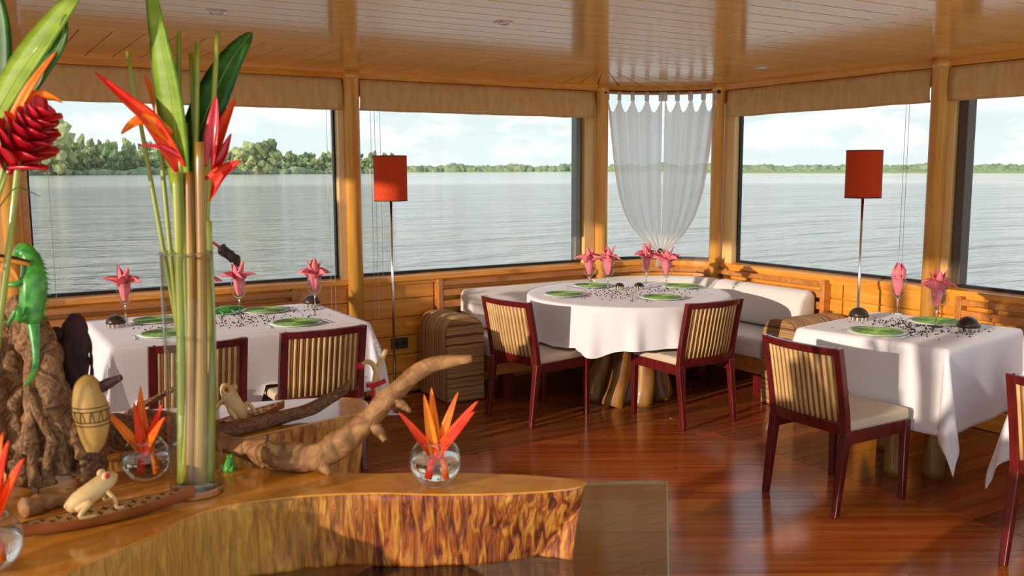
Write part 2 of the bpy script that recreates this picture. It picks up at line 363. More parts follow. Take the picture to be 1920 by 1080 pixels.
# ------------------------------------------------------------------ mesh helpers
class MB:
    def __init__(self): self.V = []; self.F = []
    def add(self, V, F):
        n = len(self.V); self.V += [tuple(v) for v in V]; self.F += [tuple(i + n for i in f) for f in F]; return self
    def box(self, x0, x1, y0, y1, z0, z1):
        V = [(x0, y0, z0), (x1, y0, z0), (x1, y1, z0), (x0, y1, z0), (x0, y0, z1), (x1, y0, z1), (x1, y1, z1), (x0, y1, z1)]
        return self.add(V, [(3, 2, 1, 0), (4, 5, 6, 7), (0, 1, 5, 4), (1, 2, 6, 5), (2, 3, 7, 6), (3, 0, 4, 7)])
    def hexa(self, V): return self.add(V, [(3, 2, 1, 0), (4, 5, 6, 7), (0, 1, 5, 4), (1, 2, 6, 5), (2, 3, 7, 6), (3, 0, 4, 7)])
    def prism(self, poly, z0, z1):
        n = len(poly)
        V = [(x, y, z0) for x, y in poly] + [(x, y, z1) for x, y in poly]
        F = [tuple(range(n - 1, -1, -1)), tuple(range(n, 2 * n))] + [(i, (i + 1) % n, n + (i + 1) % n, n + i) for i in range(n)]
        return self.add(V, F)
    def lathe(self, prof, n=20, c=(0, 0, 0), closed=False):
        V, F = [], []
        for r, z in prof:
            for i in range(n):
                a = 2 * PI * i / n
                V.append((c[0] + r * math.cos(a), c[1] + r * math.sin(a), c[2] + z))
        m = len(prof)
        for j in range(m - 1 + (1 if closed else 0)):
            j2 = (j + 1) % m
            for i in range(n):
                k = (i + 1) % n
                F.append((j * n + i, j * n + k, j2 * n + k, j2 * n + i))
        if not closed:
            F.append(tuple(range(n - 1, -1, -1))); F.append(tuple((m - 1) * n + i for i in range(n)))
        return self.add(V, F)
    def tube(self, pts, rad, n=8, wob=0.0, seed=0, flat=1.0):
        pts = [Vector(p[:3]) for p in pts]
        if not hasattr(rad, '__len__'): rad = [rad] * len(pts)
        t0 = (pts[1] - pts[0]).normalized()
        u = t0.orthogonal().normalized()
        V, F = [], []
        pt = t0
        for j, p in enumerate(pts):
            t = (pts[min(j + 1, len(pts) - 1)] - pts[max(j - 1, 0)]).normalized()
            u = pt.rotation_difference(t) @ u; pt = t
            w = t.cross(u)
            for i in range(n):
                a = 2 * PI * i / n
                r = rad[j]
                if wob: r *= 1 + wob * noise.noise(Vector((math.cos(a) * 1.6 + seed, math.sin(a) * 1.6, j * 0.33)))
                V.append(p + (u * math.cos(a) + w * math.sin(a) * flat) * r)
        m = len(pts)
        for j in range(m - 1):
            for i in range(n):
                k = (i + 1) % n
                F.append((j * n + i, j * n + k, (j + 1) * n + k, (j + 1) * n + i))
        F.append(tuple(range(n - 1, -1, -1))); F.append(tuple((m - 1) * n + i for i in range(n)))
        return self.add(V, F)
    def ell(self, c, r, nu=12, nv=8, q=None, wob=0.0, seed=0):
        V, F = [], []
        c = Vector(c)
        for j in range(nv + 1):
            th = PI * j / nv
            for i in range(nu):
                a = 2 * PI * i / nu
                v = Vector((math.sin(th) * math.cos(a), math.sin(th) * math.sin(a), math.cos(th)))
                k = 1 + (wob * noise.noise(v * 1.7 + Vector((seed, seed * 2.1, 0))) if wob else 0)
                v = Vector((v.x * r[0], v.y * r[1], v.z * r[2])) * k
                if q is not None: v = q @ v
                V.append(c + v)
        for j in range(nv):
            for i in range(nu):
                k = (i + 1) % nu
                F.append((j * nu + i, (j + 1) * nu + i, (j + 1) * nu + k, j * nu + k))
        return self.add(V, F)
    def grid(self, fn, nu, nv):
        V = [fn(i / nu, j / nv) for j in range(nv + 1) for i in range(nu + 1)]
        F = [(j * (nu + 1) + i, j * (nu + 1) + i + 1, (j + 1) * (nu + 1) + i + 1, (j + 1) * (nu + 1) + i) for j in range(nv) for i in range(nu)]
        return self.add(V, F)
    def petal(self, pts, W, nrm, fold=0.35, th=0.0012, prof=None, n=10):
        """folded pointed blade along a path; nrm = side it opens to"""
        P = smooth_path(pts, n)
        V, F = [], []
        nrm = Vector(nrm)
        m = len(P)
        for j, p in enumerate(P):
            t = j / (m - 1)
            tan = (P[min(j + 1, m - 1)] - P[max(j - 1, 0)]).normalized()
            s = tan.cross(nrm).normalized(); nn = s.cross(tan).normalized()
            w = W * (prof(t) if prof else max(0.03, math.sin(PI * min(1, 0.12 + 0.88 * t) ** 0.8) ** 0.8))
            V += [p - s * w + nn * w * fold, p - s * w * 0.5 + nn * w * fold * 0.35, p, p + s * w * 0.5 + nn * w * fold * 0.35, p + s * w + nn * w * fold,
                  p + s * w * 0.5 + nn * (w * fold * 0.35 - th), p - nn * th, p - s * w * 0.5 + nn * (w * fold * 0.35 - th)]
        k = 8
        for j in range(m - 1):
            for i in range(k):
                F.append((j * k + i, j * k + (i + 1) % k, (j + 1) * k + (i + 1) % k, (j + 1) * k + i))
        F.append(tuple(range(k - 1, -1, -1))); F.append(tuple((m - 1) * k + i for i in range(k)))
        return self.add(V, F)
    def mesh(self, name, m, smooth=False):
        me = bpy.data.meshes.new(name)
        me.from_pydata([tuple(v) for v in self.V], [], self.F)
        for mm in (m if isinstance(m, (list, tuple)) else [m]):
            me.materials.append(M[mm])
        if smooth:
            me.shade_smooth()
        me.update()
        return me
    def build(self, name, m, parent=None, smooth=False, loc=None, rotz=0.0, bevel=0.0, seg=2):
        return place(name, self.mesh(name, m, smooth), parent, loc, rotz, bevel, seg)

def place(name, me, parent=None, loc=None, rotz=0.0, bevel=0.0, seg=2):
    o = bpy.data.objects.new(name, me)
    COL.objects.link(o)
    if parent is not None: o.parent = parent
    if loc is not None: o.location = loc
    if rotz: o.rotation_euler = (0, 0, rotz)
    if bevel:
        b = o.modifiers.new('bevel', 'BEVEL'); b.width = bevel; b.segments = seg; b.limit_method = 'ANGLE'; b.angle_limit = math.radians(40)
    return o

def smooth_path(pts, n=24):
    """Catmull-Rom through the points (any dimension >=3 kept)"""
    P = [tuple(p) for p in pts]
    if len(P) == 2: P = [P[0], tuple((a + b) / 2 for a, b in zip(*P)), P[1]]
    out = []
    m = len(P) - 1
    for k in range(n + 1):
        x = k / n * m
        i = min(int(x), m - 1); t = x - i
        p0, p1, p2, p3 = P[max(i - 1, 0)], P[i], P[i + 1], P[min(i + 2, m)]
        out.append(tuple(0.5 * (2 * b + (c - a) * t + (2 * a - 5 * b + 4 * c - d) * t * t + (3 * b - a - 3 * c + d) * t ** 3) for a, b, c, d in zip(p0, p1, p2, p3)))
    if len(P[0]) == 3: return [Vector(p) for p in out]
    return out

def limb(mb, pts, n=22, sides=10, wob=0.25, seed=0):
    """tube through (x, y, z, r) points"""
    P = smooth_path(pts, n)
    return mb.tube([p[:3] for p in P], [max(0.0008, p[3]) for p in P], sides, wob, seed)

def tag(o, label=None, cat=None, group=None, kind=None):
    if label: o['label'] = label
    if cat: o['category'] = cat
    if group: o['group'] = group
    if kind: o['kind'] = kind
    return o

def thing(name, loc, label=None, cat=None, group=None, rotz=0.0, kind=None):
    o = bpy.data.objects.new(name, None)
    o.empty_display_size = 0.05
    o.location = loc; o.rotation_euler = (0, 0, rotz)
    COL.objects.link(o)
    return tag(o, label, cat, group, kind)

def copy_tree(o, parent=None, loc=None, rotz=None):
    c = o.copy(); COL.objects.link(c); c.parent = parent
    if loc is not None: c.location = loc
    if rotz is not None: c.rotation_euler = (0, 0, rotz)
    for ch in list(o.children): copy_tree(ch, c)
    return c

def clip_poly(poly, clip):
    """convex clip, both counter-clockwise"""
    out = list(poly)
    for i in range(len(clip)):
        a, b = clip[i], clip[(i + 1) % len(clip)]
        inp, out = out, []
        if not inp: break
        def side(p): return (b[0] - a[0]) * (p[1] - a[1]) - (b[1] - a[1]) * (p[0] - a[0])
        for j in range(len(inp)):
            p, q = inp[j], inp[(j + 1) % len(inp)]
            sp, sq = side(p), side(q)
            if sp >= 0: out.append(p)
            if (sp >= 0) != (sq >= 0):
                t = sp / (sp - sq); out.append((p[0] + t * (q[0] - p[0]), p[1] + t * (q[1] - p[1])))
    return out

def poly_area(p): return 0.5 * sum(p[i][0] * p[(i + 1) % len(p)][1] - p[(i + 1) % len(p)][0] * p[i][1] for i in range(len(p)))

# ------------------------------------------------------------------ room shell
YL, XR, ZS, ZC = 6.07, 5.37, 0.862, 2.283
XB, YB = -1.75, -2.2                      # open ends of the saloon behind the camera
A, Bp = Vector((4.53, YL)), Vector((XR, 5.54))
def arc_pts(n=10, sag=0.18):
    ch = Bp - A; L = ch.length; mid = (A + Bp) / 2
    nrm = Vector((-ch.y, ch.x)).normalized()
    if nrm.x < 0: nrm = -nrm
    R = (L * L / 4 + sag * sag) / (2 * sag)
    cen = mid - nrm * (R - sag)
    a0 = math.atan2(A.y - cen.y, A.x - cen.x); a1 = math.atan2(Bp.y - cen.y, Bp.x - cen.x)
    return [Vector((cen.x + R * math.cos(a0 + (a1 - a0) * i / n), cen.y + R * math.sin(a0 + (a1 - a0) * i / n))) for i in range(n + 1)]
ARC = arc_pts()

def offset_path(path, d):
    """shift an open 2-D path to its right-hand (room) side; path runs left wall -> corner -> right wall"""
    out = []
    for i, p in enumerate(path):
        t = Vector((0, 0))
        if i > 0: t += (path[i] - path[i - 1]).normalized()
        if i < len(path) - 1: t += (path[i + 1] - path[i]).normalized()
        t.normalize()
        out.append(p + Vector((t.y, -t.x)) * d)
    return out

def sweep(mb, path, prof):
    """closed profile [(inward offset, z)] along a 2-D wall path"""
    rows = [[(q.x, q.y, z) for q in offset_path(path, off)] for off, z in prof]
    n, m = len(path), len(prof)
    V = [rows[j][i] for i in range(n) for j in range(m)]
    F = [(i * m + j, i * m + (j + 1) % m, (i + 1) * m + (j + 1) % m, (i + 1) * m + j) for i in range(n - 1) for j in range(m)]
    F += [tuple(range(m - 1, -1, -1)), tuple((n - 1) * m + j for j in range(m))]
    return mb.add(V, F)
def rect(o0, o1, z0, z1): return [(o0, z0), (o1, z0), (o1, z1), (o0, z1)]

outline = [(XB, YB), (XR, YB)] + [(p.x, p.y) for p in reversed(ARC)] + [(XB, YL)]

def build_floor():
    fl = MB().prism([(XB, 0.6), (XR + 0.1, 0.6), (XR + 0.1, 5.6), (4.6, YL + 0.1), (XB, YL + 0.1)], -0.12, -0.014).build('floor', 'floor_gap')
    tag(fl, kind='structure')
    bx, by = 3.92, 4.47
    reg = [(-0.4, 1.6), (bx, 1.6), (bx, by), (-0.4, by)]
    reg = [(-0.4, 0.6), (bx, 0.6), (bx, by), (-0.4, by)]
    ca, sa = math.cos(FA), math.sin(FA)
    w = 0.105
    def piece(poly, m, g=0.0022):
        if len(poly) < 3 or poly_area(poly) < 0.002: return
        cx = sum(p[0] for p in poly) / len(poly); cy = sum(p[1] for p in poly) / len(poly)
        MB().prism(poly, -0.014, random.uniform(-0.0006, 0)).build('plank', m, fl)
    rnd = random.Random(3)
    v = -3.0
    while v < 6.5:
        u = -4.0 + rnd.uniform(0, 2.0)
        while u < 6.5:
            l = rnd.uniform(2.0, 3.4)
            r = [(u + 0.001, v + 0.0012), (u + l - 0.001, v + 0.0012), (u + l - 0.001, v + w - 0.0012), (u + 0.001, v + w - 0.0012)]
            q = [(x * ca - y * sa, x * sa + y * ca) for x, y in r]
            piece(clip_poly(q, reg), 'floor_diag')
            u += l
        v += w
    # rows along the long wall, border by the windows
    y = by + 0.004
    while y < YL:
        x = -0.5 + rnd.uniform(-1.2, 0)
        while x < XR:
            l = rnd.uniform(2.0, 3.2)
            piece(clip_poly([(x + .001, y), (x + l - .001, y), (x + l - .001, y + w - .0024), (x + .001, y + w - .0024)], outline), 'floor_x')
            x += l
        y += w
    y = by - w
    while y > 0.6:
        piece([(bx + 0.004, y), (XR, y), (XR, y + w - .0024), (bx + 0.004, y + w - .0024)], 'floor_x')
        y -= w
    # the rest of the deck, out of the picture
    for x0, x1, y0, y1 in ((XB, -0.4, 0.6, by),):
        MB().box(x0, x1, y0, y1, -0.014, -0.0005).build('deck_board', 'floor_x', fl)
build_floor()

def build_ceiling():
    ce = MB().prism([(XB, 0.9), (XR + 0.15, 0.9), (XR + 0.15, 5.7), (4.7, YL + 0.15), (XB, YL + 0.15)], ZC + 0.014, ZC + 0.12).build('ceiling', 'ceil_dark')
    tag(ce, kind='structure')
    cx, cy = 3.74, 4.95
    w = 0.15
    g = 0.012
    def piece(poly, m, name='ceiling_plank'):
        if len(poly) < 3 or poly_area(poly) < 0.0008: return
        MB().prism(poly, ZC, ZC + 0.014).build(name, m, ce)
    y = cy - w
    while y > 0.9:
        piece([(XB, y + g), (cx - 0.075, y + g), (cx - 0.075, y + w), (XB, y + w)], 'ceil_wood')
        piece([(cx + 0.075, y + g), (XR, y + g), (XR, y + w), (cx + 0.075, y + w)], 'ceil_wood')
        y -= w
    piece([(cx - 0.072, y + w), (cx + 0.072, y + w), (cx + 0.072, cy), (cx - 0.072, cy)], 'ceil_wood_y', 'ceiling_board')
    x = cx - w
    while x > -0.6:
        piece([(x + 0.006, cy + g), (x + w, cy + g), (x + w, YL), (x + 0.006, YL)], 'ceil_wood_y')
        x -= w
    piece([(XB, cy + g), (x + w, cy + g), (x + w, YL), (XB, YL)], 'ceil_wood_y', 'ceiling_panel')
    nf = 13
    for i in range(nf):
        a0 = PI / 2 * i / nf + 0.004; a1 = PI / 2 * (i + 1) / nf - 0.004
        tri = [(cx, cy), (cx + 4 * math.cos(a0), cy + 4 * math.sin(a0)), (cx + 4 * math.cos(a1), cy + 4 * math.sin(a1))]
        piece(clip_poly(tri, outline), 'ceil_wood_y' if a0 > PI / 4 else 'ceil_wood')
    return ce
build_ceiling()

def build_wall(name, path, segs, m):
    """panelled dado: backing + planks as children; path runs with the room on its right"""
    w = sweep(MB(), path, rect(-0.12, -0.02, -0.1, ZS - 0.04)).build(name, m)
    tag(w, kind='structure')
    h = 0.137
    for sp in segs:
        z = 0.0
        k = 0
        while z < ZS - 0.06:
            z1 = min(z + h, ZS - 0.045)
            sweep(MB(), sp, rect(-0.02, 0.004, z + 0.003, z1 - 0.003)).build('plank', m, w, bevel=0.003, seg=1)
            z += h
    return w

V2 = lambda x, y: Vector((x, y))
build_wall('wall_left', [V2(XB, YL), V2(A.x, YL)], [[V2(XB, YL), V2(0.30, YL)], [V2(0.31, YL), V2(2.40, YL)], [V2(2.41, YL), V2(3.02, YL)], [V2(3.03, YL), V2(A.x, YL)]], 'wall_wood')
build_wall('wall_corner', ARC, [ARC], 'wall_wood')
build_wall('wall_right', [V2(XR, Bp.y), V2(XR, YB)], [[V2(XR, Bp.y), V2(XR, 4.30)], [V2(XR, 4.29), V2(XR, 3.62)], [V2(XR, 3.61), V2(XR, 1.6)], [V2(XR, 1.59), V2(XR, YB)]], 'wall_wood_y')
# unseen half-height wall behind the camera's left, added to block the low sun
tag(MB().box(XB - 0.1, XB, 0.6, YL + 0.1, -0.1, 0.80).build('wall_sun_block', 'wall_wood_y'), kind='structure')

def build_trims():
    full = [V2(XB, YL)] + ARC + [V2(XR, YB)]
    parts = {'left': [V2(XB, YL), V2(A.x, YL)], 'corner': ARC, 'right': [V2(XR, Bp.y), V2(XR, YB)]}
    n = 1
    for k, p in parts.items():
        m = 'wall_wood_y' if k == 'right' else 'wall_wood'
        t = sweep(MB(), p, [(-0.10, ZS - 0.045), (0.035, ZS - 0.045), (0.035, ZS - 0.012), (-0.03, ZS - 0.002), (-0.10, ZS)]).build('trim_%d' % n, m); n += 1
        tag(t, kind='structure')
        # a moulding under the ledge
        t = sweep(MB(), p, [(0.0, ZS - 0.075), (0.018, ZS - 0.072), (0.022, ZS - 0.045), (0.0, ZS - 0.045)]).build('trim_%d' % n, m); n += 1
        tag(t, kind='structure')
        # header over the windows and cornice under the ceiling
        t = sweep(MB(), p, rect(-0.10, -0.01, 2.12 if k != 'corner' else ZC - 0.03, ZC + 0.01)).build('trim_%d' % n, m); n += 1
        tag(t, kind='structure')
        if k != 'corner':
            t = sweep(MB(), p, [(-0.01, ZC - 0.05), (0.03, ZC - 0.05), (0.055, ZC - 0.012), (0.055, ZC), (-0.01, ZC)]).build('trim_%d' % n, m); n += 1
        else:
            t = sweep(MB(), p, [(-0.01, ZC - 0.02), (0.02, ZC - 0.02), (0.03, ZC), (-0.01, ZC)]).build('trim_%d' % n, m); n += 1
        tag(t, kind='structure')
    return n
TN = build_trims()

def column(x, y, r=0.055):
    global TN
    o = MB().lathe([(r, 0.0), (r, ZC - 0.06), (r * 1.12, ZC - 0.055), (r * 1.12, ZC)], 20).build('trim_%d' % TN, 'column_wood', smooth=True, loc=(x, y, 0), bevel=0.0)
    tag(o, kind='structure'); TN += 1
def jamb(x0, x1, y0, y1, m='pale_wood'):
    global TN
    o = MB().box(x0, x1, y0, y1, ZS - 0.01, 2.14).build('trim_%d' % TN, m, bevel=0.004)
    tag(o, kind='structure'); TN += 1
column(0.31, YL - 0.03); column(2.40, YL - 0.03); column(A.x + 0.005, YL - 0.035, 0.052)
column(XR - 0.035, Bp.y + 0.005, 0.052); column(XR - 0.03, 3.60)
jamb(0.355, 0.40, YL - 0.02, YL + 0.06, 'wall_wood'); jamb(0.22, 0.26, YL - 0.02, YL + 0.06)
jamb(2.305, 2.365, YL - 0.02, YL + 0.06); jamb(2.44, 2.47, YL - 0.01, YL + 0.06)
jamb(4.385, 4.485, YL - 0.015, YL + 0.06)
jamb(XR - 0.015, XR + 0.06, 5.385, 5.49); jamb(XR - 0.015, XR + 0.06, 3.625, 3.67); jamb(XR - 0.015, XR + 0.06, 3.50, 3.565)
jamb(XR - 0.015, XR + 0.06, 1.45, 1.6); jamb(-1.75, -1.6, YL - 0.015, YL + 0.06)
for yy in (0.7, 2.3, 5.2): jamb(XB - 0.09, XB - 0.01, yy, yy + 0.12)

def window(n, path, zt=2.14):
    w = thing('window_%d' % n, (0, 0, 0), kind='structure')
    sweep(MB(), path, rect(-0.062, -0.056, ZS, zt)).build('pane', 'pane', w, smooth=False)
    g = MB()
    sweep(g, path, rect(-0.072, -0.038, ZS - 0.002, ZS + 0.018))
    sweep(g, path, rect(-0.072, -0.038, zt - 0.018, zt))
    g.build('gasket', 'black', w)
    for e in (0, 1):
        p, q = (path[0], path[1]) if e == 0 else (path[-1], path[-2])
        d = (q - p).normalized()
        seg = [p, p + d * 0.014] if e == 0 else [p + d * 0.014, p]
        sweep(MB(), seg, rect(-0.072, -0.04, ZS, zt)).build('gasket_upright', 'black', w)
    return w
window(1, [V2(0.40, YL), V2(2.305, YL)])
w2 = window(2, [V2(2.47, YL), V2(4.385, YL)])
MB().box(4.325, 4.37, YL + 0.02, YL + 0.09, ZS + 0.018, 2.12).build('sliding_frame', 'alu', w2, bevel=0.003)
window(3, ARC, ZC - 0.03)
window(4, [V2(XR, 5.385), V2(XR, 3.67)])
w5 = window(5, [V2(XR, 3.50), V2(XR, 1.6)])
MB().box(XR + 0.005, XR + 0.09, 3.43, 3.485, ZS + 0.018, 2.12).build('sliding_frame', 'alu_dark', w5, bevel=0.003)
window(6, [V2(-1.6, YL), V2(0.22, YL)])

# wall-mounted rails behind the benches
def rails(label, path, ends):
    t = thing('bench_backrest', (0, 0, 0), label, 'bench')
    for z0, z1 in ((0.60, 0.655), (0.685, 0.735), (0.762, 0.802)):
        sweep(MB(), path, rect(0.028, 0.062, z0, z1)).build('rail', 'rail_wood', t, bevel=0.006)
    for (x0, x1, y0, y1) in ends:
        MB().box(x0, x1, y0, y1, 0.30, 0.815).build('bracket', 'rail_wood', t, bevel=0.005)
rails('slatted wooden backrest running round the corner behind the white sofa', [V2(3.05, YL), V2(A.x - 0.04, YL)] + [p for p in ARC[2:-2]] + [V2(XR, Bp.y - 0.06), V2(XR, 4.42)],
      [(3.03, 3.07, YL - 0.065, YL - 0.006), (4.40, 4.44, YL - 0.05, YL - 0.006), (XR - 0.05, XR - 0.006, 5.40, 5.44), (XR - 0.075, XR - 0.006, 4.40, 4.44)])
rails('slatted wooden backrest on the wall behind the long table at left', [V2(-0.4, YL), V2(2.0, YL)], [(-0.4, -0.36, YL - 0.065, YL - 0.006), (1.93, 1.97, YL - 0.065, YL - 0.006)])
rails('slatted wooden backrest on the right wall beyond the square table', [V2(XR, 3.40), V2(XR, 1.3)], [(XR - 0.07, XR - 0.006, 3.36, 3.40), (XR - 0.065, XR - 0.006, 1.30, 1.34)])

# ------------------------------------------------------------------ river and banks
ZW = -0.9
def at(px_heading_deg, dist, z=ZW):
    h = math.radians(px_heading_deg)
    return Vector((math.sin(h) * dist, math.cos(h) * dist, z))

def build_outside():
    # river: a fan of quads over the open side, out to the horizon
    V, F = [], []
    rings = [7, 20, 60, 150, 400, 1000, 3000, 12000]
    n = 24
    for r in rings:
        for i in range(n + 1):
            p = at(-75 + 220 * i / n, r); V.append(p)
    for j in range(len(rings) - 1):
        for i in range(n):
            F.append((j * (n + 1) + i, (j + 1) * (n + 1) + i, (j + 1) * (n + 1) + i + 1, j * (n + 1) + i + 1))
    rv = MB().add(V, F).build('river', 'river')
    tag(rv, 'wide brown river with wind ripples outside the windows', 'river', kind='stuff')
    # banks
    def bank(name, h0, h1, d0, d1, width, top, m, label, cat, kind='structure'):
        def fn(u, v):
            h = h0 + (h1 - h0) * u
            d = d0 + (d1 - d0) * u + min(18, d0 * 0.04) * noise.noise(Vector((u * 9, 1.3, d0)))
            prof = (0, 0.25, 0.6, 0.9, 1)[int(round(v * 4))]
            z = (-0.3, 0.45, 0.85, 1.0, 0.9)[int(round(v * 4))] * top
            return at(h, d + prof * width, ZW + z)
        o = MB().grid(fn, 60, 4).build(name, m, smooth=True)
        tag(o, label, cat, kind=kind)
    bank('river_bank', -30, 24, 1080, 1250, 160, 3.0, 'grass', 'low grassy bank under the forest beyond the left windows', 'river bank')
    bank('far_bank', 20, 47, 2600, 2300, 300, 2.5, 'grass', 'thin far bank across the river behind the curtain', 'river bank')
    bank('sand_bar', 42.5, 68, 330, 95, 330, 0.55, 'sand', 'pale sand bar along the water beyond the right windows', 'sand bar')
    bank('meadow', 42, 72, 640, 400, 700, 2.2, 'grass', 'flat green meadow behind the sand bar', 'meadow')

    # trees: five crowns made once, copied along the left bank
    rnd = random.Random(11)
    crowns, trunks = [], []
    for k in range(6):
        mb = MB()
        nb = 30
        for i in range(nb):
            a = rnd.uniform(0, 2 * PI); rr = rnd.uniform(0, 0.36); z = rnd.uniform(0.10, 0.88)
            s = rnd.uniform(0.09, 0.15) * (1.1 - 0.5 * abs(z - 0.6))
            bm = bmesh.new(); bmesh.ops.create_icosphere(bm, subdivisions=2, radius=1)
            for v in bm.verts:
                f = 1 + 0.8 * noise.noise(v.co * 3.1 + Vector((i * 3.1, k * 5.7, 0)))
                v.co = Vector((rr * math.cos(a), rr * math.sin(a), z)) + v.co * s * f
            mb.add([tuple(v.co) for v in bm.verts], [tuple(v.index for v in f.verts) for f in bm.faces]); bm.free()
        crowns.append(mb.mesh('crown', 'leafage'))
        t = MB().tube([(0, 0, -0.06), (0.01, 0.01, 0.25), (0.0, -0.01, 0.6)], [0.02, 0.015, 0.008], 6)
        trunks.append(t.mesh('trunk', 'bark_far'))
    def tree(h, d, H, W, k, label, group=None):
        p = at(h, d, ZW + 1.2)
        t = thing('river_tree', p, label, 'tree', group, rotz=rnd.uniform(0, 6))
        c = place('crown', crowns[k % 6], t); c.scale = (W, W, H)
        q = place('trunk', trunks[k % 6], t); q.scale = (H, H, H)
    lab = 'green rainforest tree in the dense forest on the left bank'
    grp = 'forest trees on the left bank'
    for i in range(96):
        row, k = i % 4, i // 4
        h = 2.0 + 22 * (k + 0.25 * row + rnd.uniform(-0.12, 0.12)) / 24
        prof = 1.0 if h < 13 else 0.78 - 0.012 * (h - 13)
        tree(h, 1110 + row * 32 + 7 * h + rnd.uniform(0, 6), (22 + row * 6.5 + rnd.uniform(-4, 7)) * prof, rnd.uniform(19, 26), i, lab, grp)
    tree(5.35, 1120, 60, 52, 1, 'tallest broad-crowned tree rising above the forest at far left')
    tree(16.6, 1130, 40, 40, 3, 'rounded tree standing above its neighbours mid-way along the left forest')
    tree(15.5, 1130, 36, 36, 4, 'smaller rounded tree just left of the tall one mid-way along the left forest')
    # forest edges too far off to tell trees apart
    def forest(name, h0, h1, d0, d1, n, H, label):
        mb = MB()
        bm = bmesh.new(); bmesh.ops.create_icosphere(bm, subdivisions=2, radius=1)
        base = [v.co.copy() for v in bm.verts]; faces = [tuple(v.index for v in f.verts) for f in bm.faces]; bm.free()
        for i in range(n):
            u = (i + rnd.uniform(-0.5, 0.5)) / n
            p = at(h0 + (h1 - h0) * u, d0 + (d1 - d0) * u + rnd.uniform(0, 60), ZW)
            s = rnd.uniform(0.6, 1.0) * H * (0.8 + 0.5 * noise.noise(Vector((u * 14, H, 0))))
            mb.add([p + Vector((v.x * s * 1.0, v.y * s * 1.0, s * 0.25 + v.z * s * 0.8)) * 1.0 + v * s * 0.45 * noise.noise(v * 2.2 + Vector((i * 2.7, 0, 0))) for v in base], faces)
        o = mb.build(name, 'far_leafage')
        tag(o, label, 'forest', kind='stuff')
    forest('far_forest', 21.5, 47, 2700, 2500, 300, 25, 'distant hazy forest line across the river')
    forest('right_forest', 42, 72, 1500, 1150, 420, 12, 'low dark treeline behind the meadow at right')
    forest('bush_belt', 1, 24, 1095, 1250, 230, 9, 'low bushes along the foot of the left bank forest')
    forest('meadow_scrub', 43, 70, 980, 640, 420, 4.0, 'scrubby bushes at the back of the meadow')
build_outside()

# ------------------------------------------------------------------ blinds, rod, curtain
def blind(label, p0, p1, along, sag=0.0, cords=()):
    """canvas roller valance; p0,p1 wall points"""
    t = thing('canvas_blind', (p0.x, p0.y, 2.02), label, 'blind')
    base = Vector((p0.x, p0.y, 2.02))
    d = (p1 - p0); L = d.length; d.normalize(); nr = Vector((d.y, -d.x))
    def fn(u, v):
        s = u * L
        bulge = 0.034 + 0.012 * noise.noise(Vector((s * 3.1, v * 1.5, p0.x))) + 0.01 * math.sin(v * PI)
        z = 2.225 - v * 0.205 - sag * v * math.sin(PI * u) + 0.004 * noise.noise(Vector((s * 5, 3.0, p0.y)))
        q = p0 + d * s + nr * bulge
        return Vector((q.x, q.y, z)) - base
    o = MB().grid(fn, 40, 8).build('canvas', 'canvas', t, smooth=True)
    so = o.modifiers.new('solid', 'SOLIDIFY'); so.thickness = 0.004
    hem = []
    for i in range(21):
        q = fn(i / 20, 1.0); hem.append(q + Vector((0, 0, 0.004)))
    MB().tube(hem, 0.007, 8).build('hem_bar', 'canvas', t, smooth=True)
    for s, z1 in cords:
        q = p0 + d * s + nr * 0.03
        MB().tube([Vector((q.x, q.y, 2.03)) - base, Vector((q.x, q.y, z1)) - base], 0.0016, 5).build('cord', 'cord', t)
    return t
blind('tan canvas blind over the wide window behind the long table', V2(0.42, YL), V2(2.33, YL), 0, cords=((0.09, 0.74), (1.80, 0.60), (1.83, 0.60)))
blind('tan canvas blind over the window behind the left lamp', V2(2.46, YL), V2(4.46, YL), 0, cords=((0.08, 0.55), (0.11, 0.55), (0.15, 0.85)))
blind('tan canvas blind over the window behind the right lamp', V2(XR, 5.44), V2(XR, 3.665), 0, cords=((1.60, 0.62), (1.625, 0.62)))
blind('tan canvas blind over the rightmost window', V2(XR, 3.54), V2(XR, 1.55), 0)
blind('tan canvas blind cut off at the left edge behind the ginger flower', V2(-1.6, YL), V2(0.25, YL), 0)

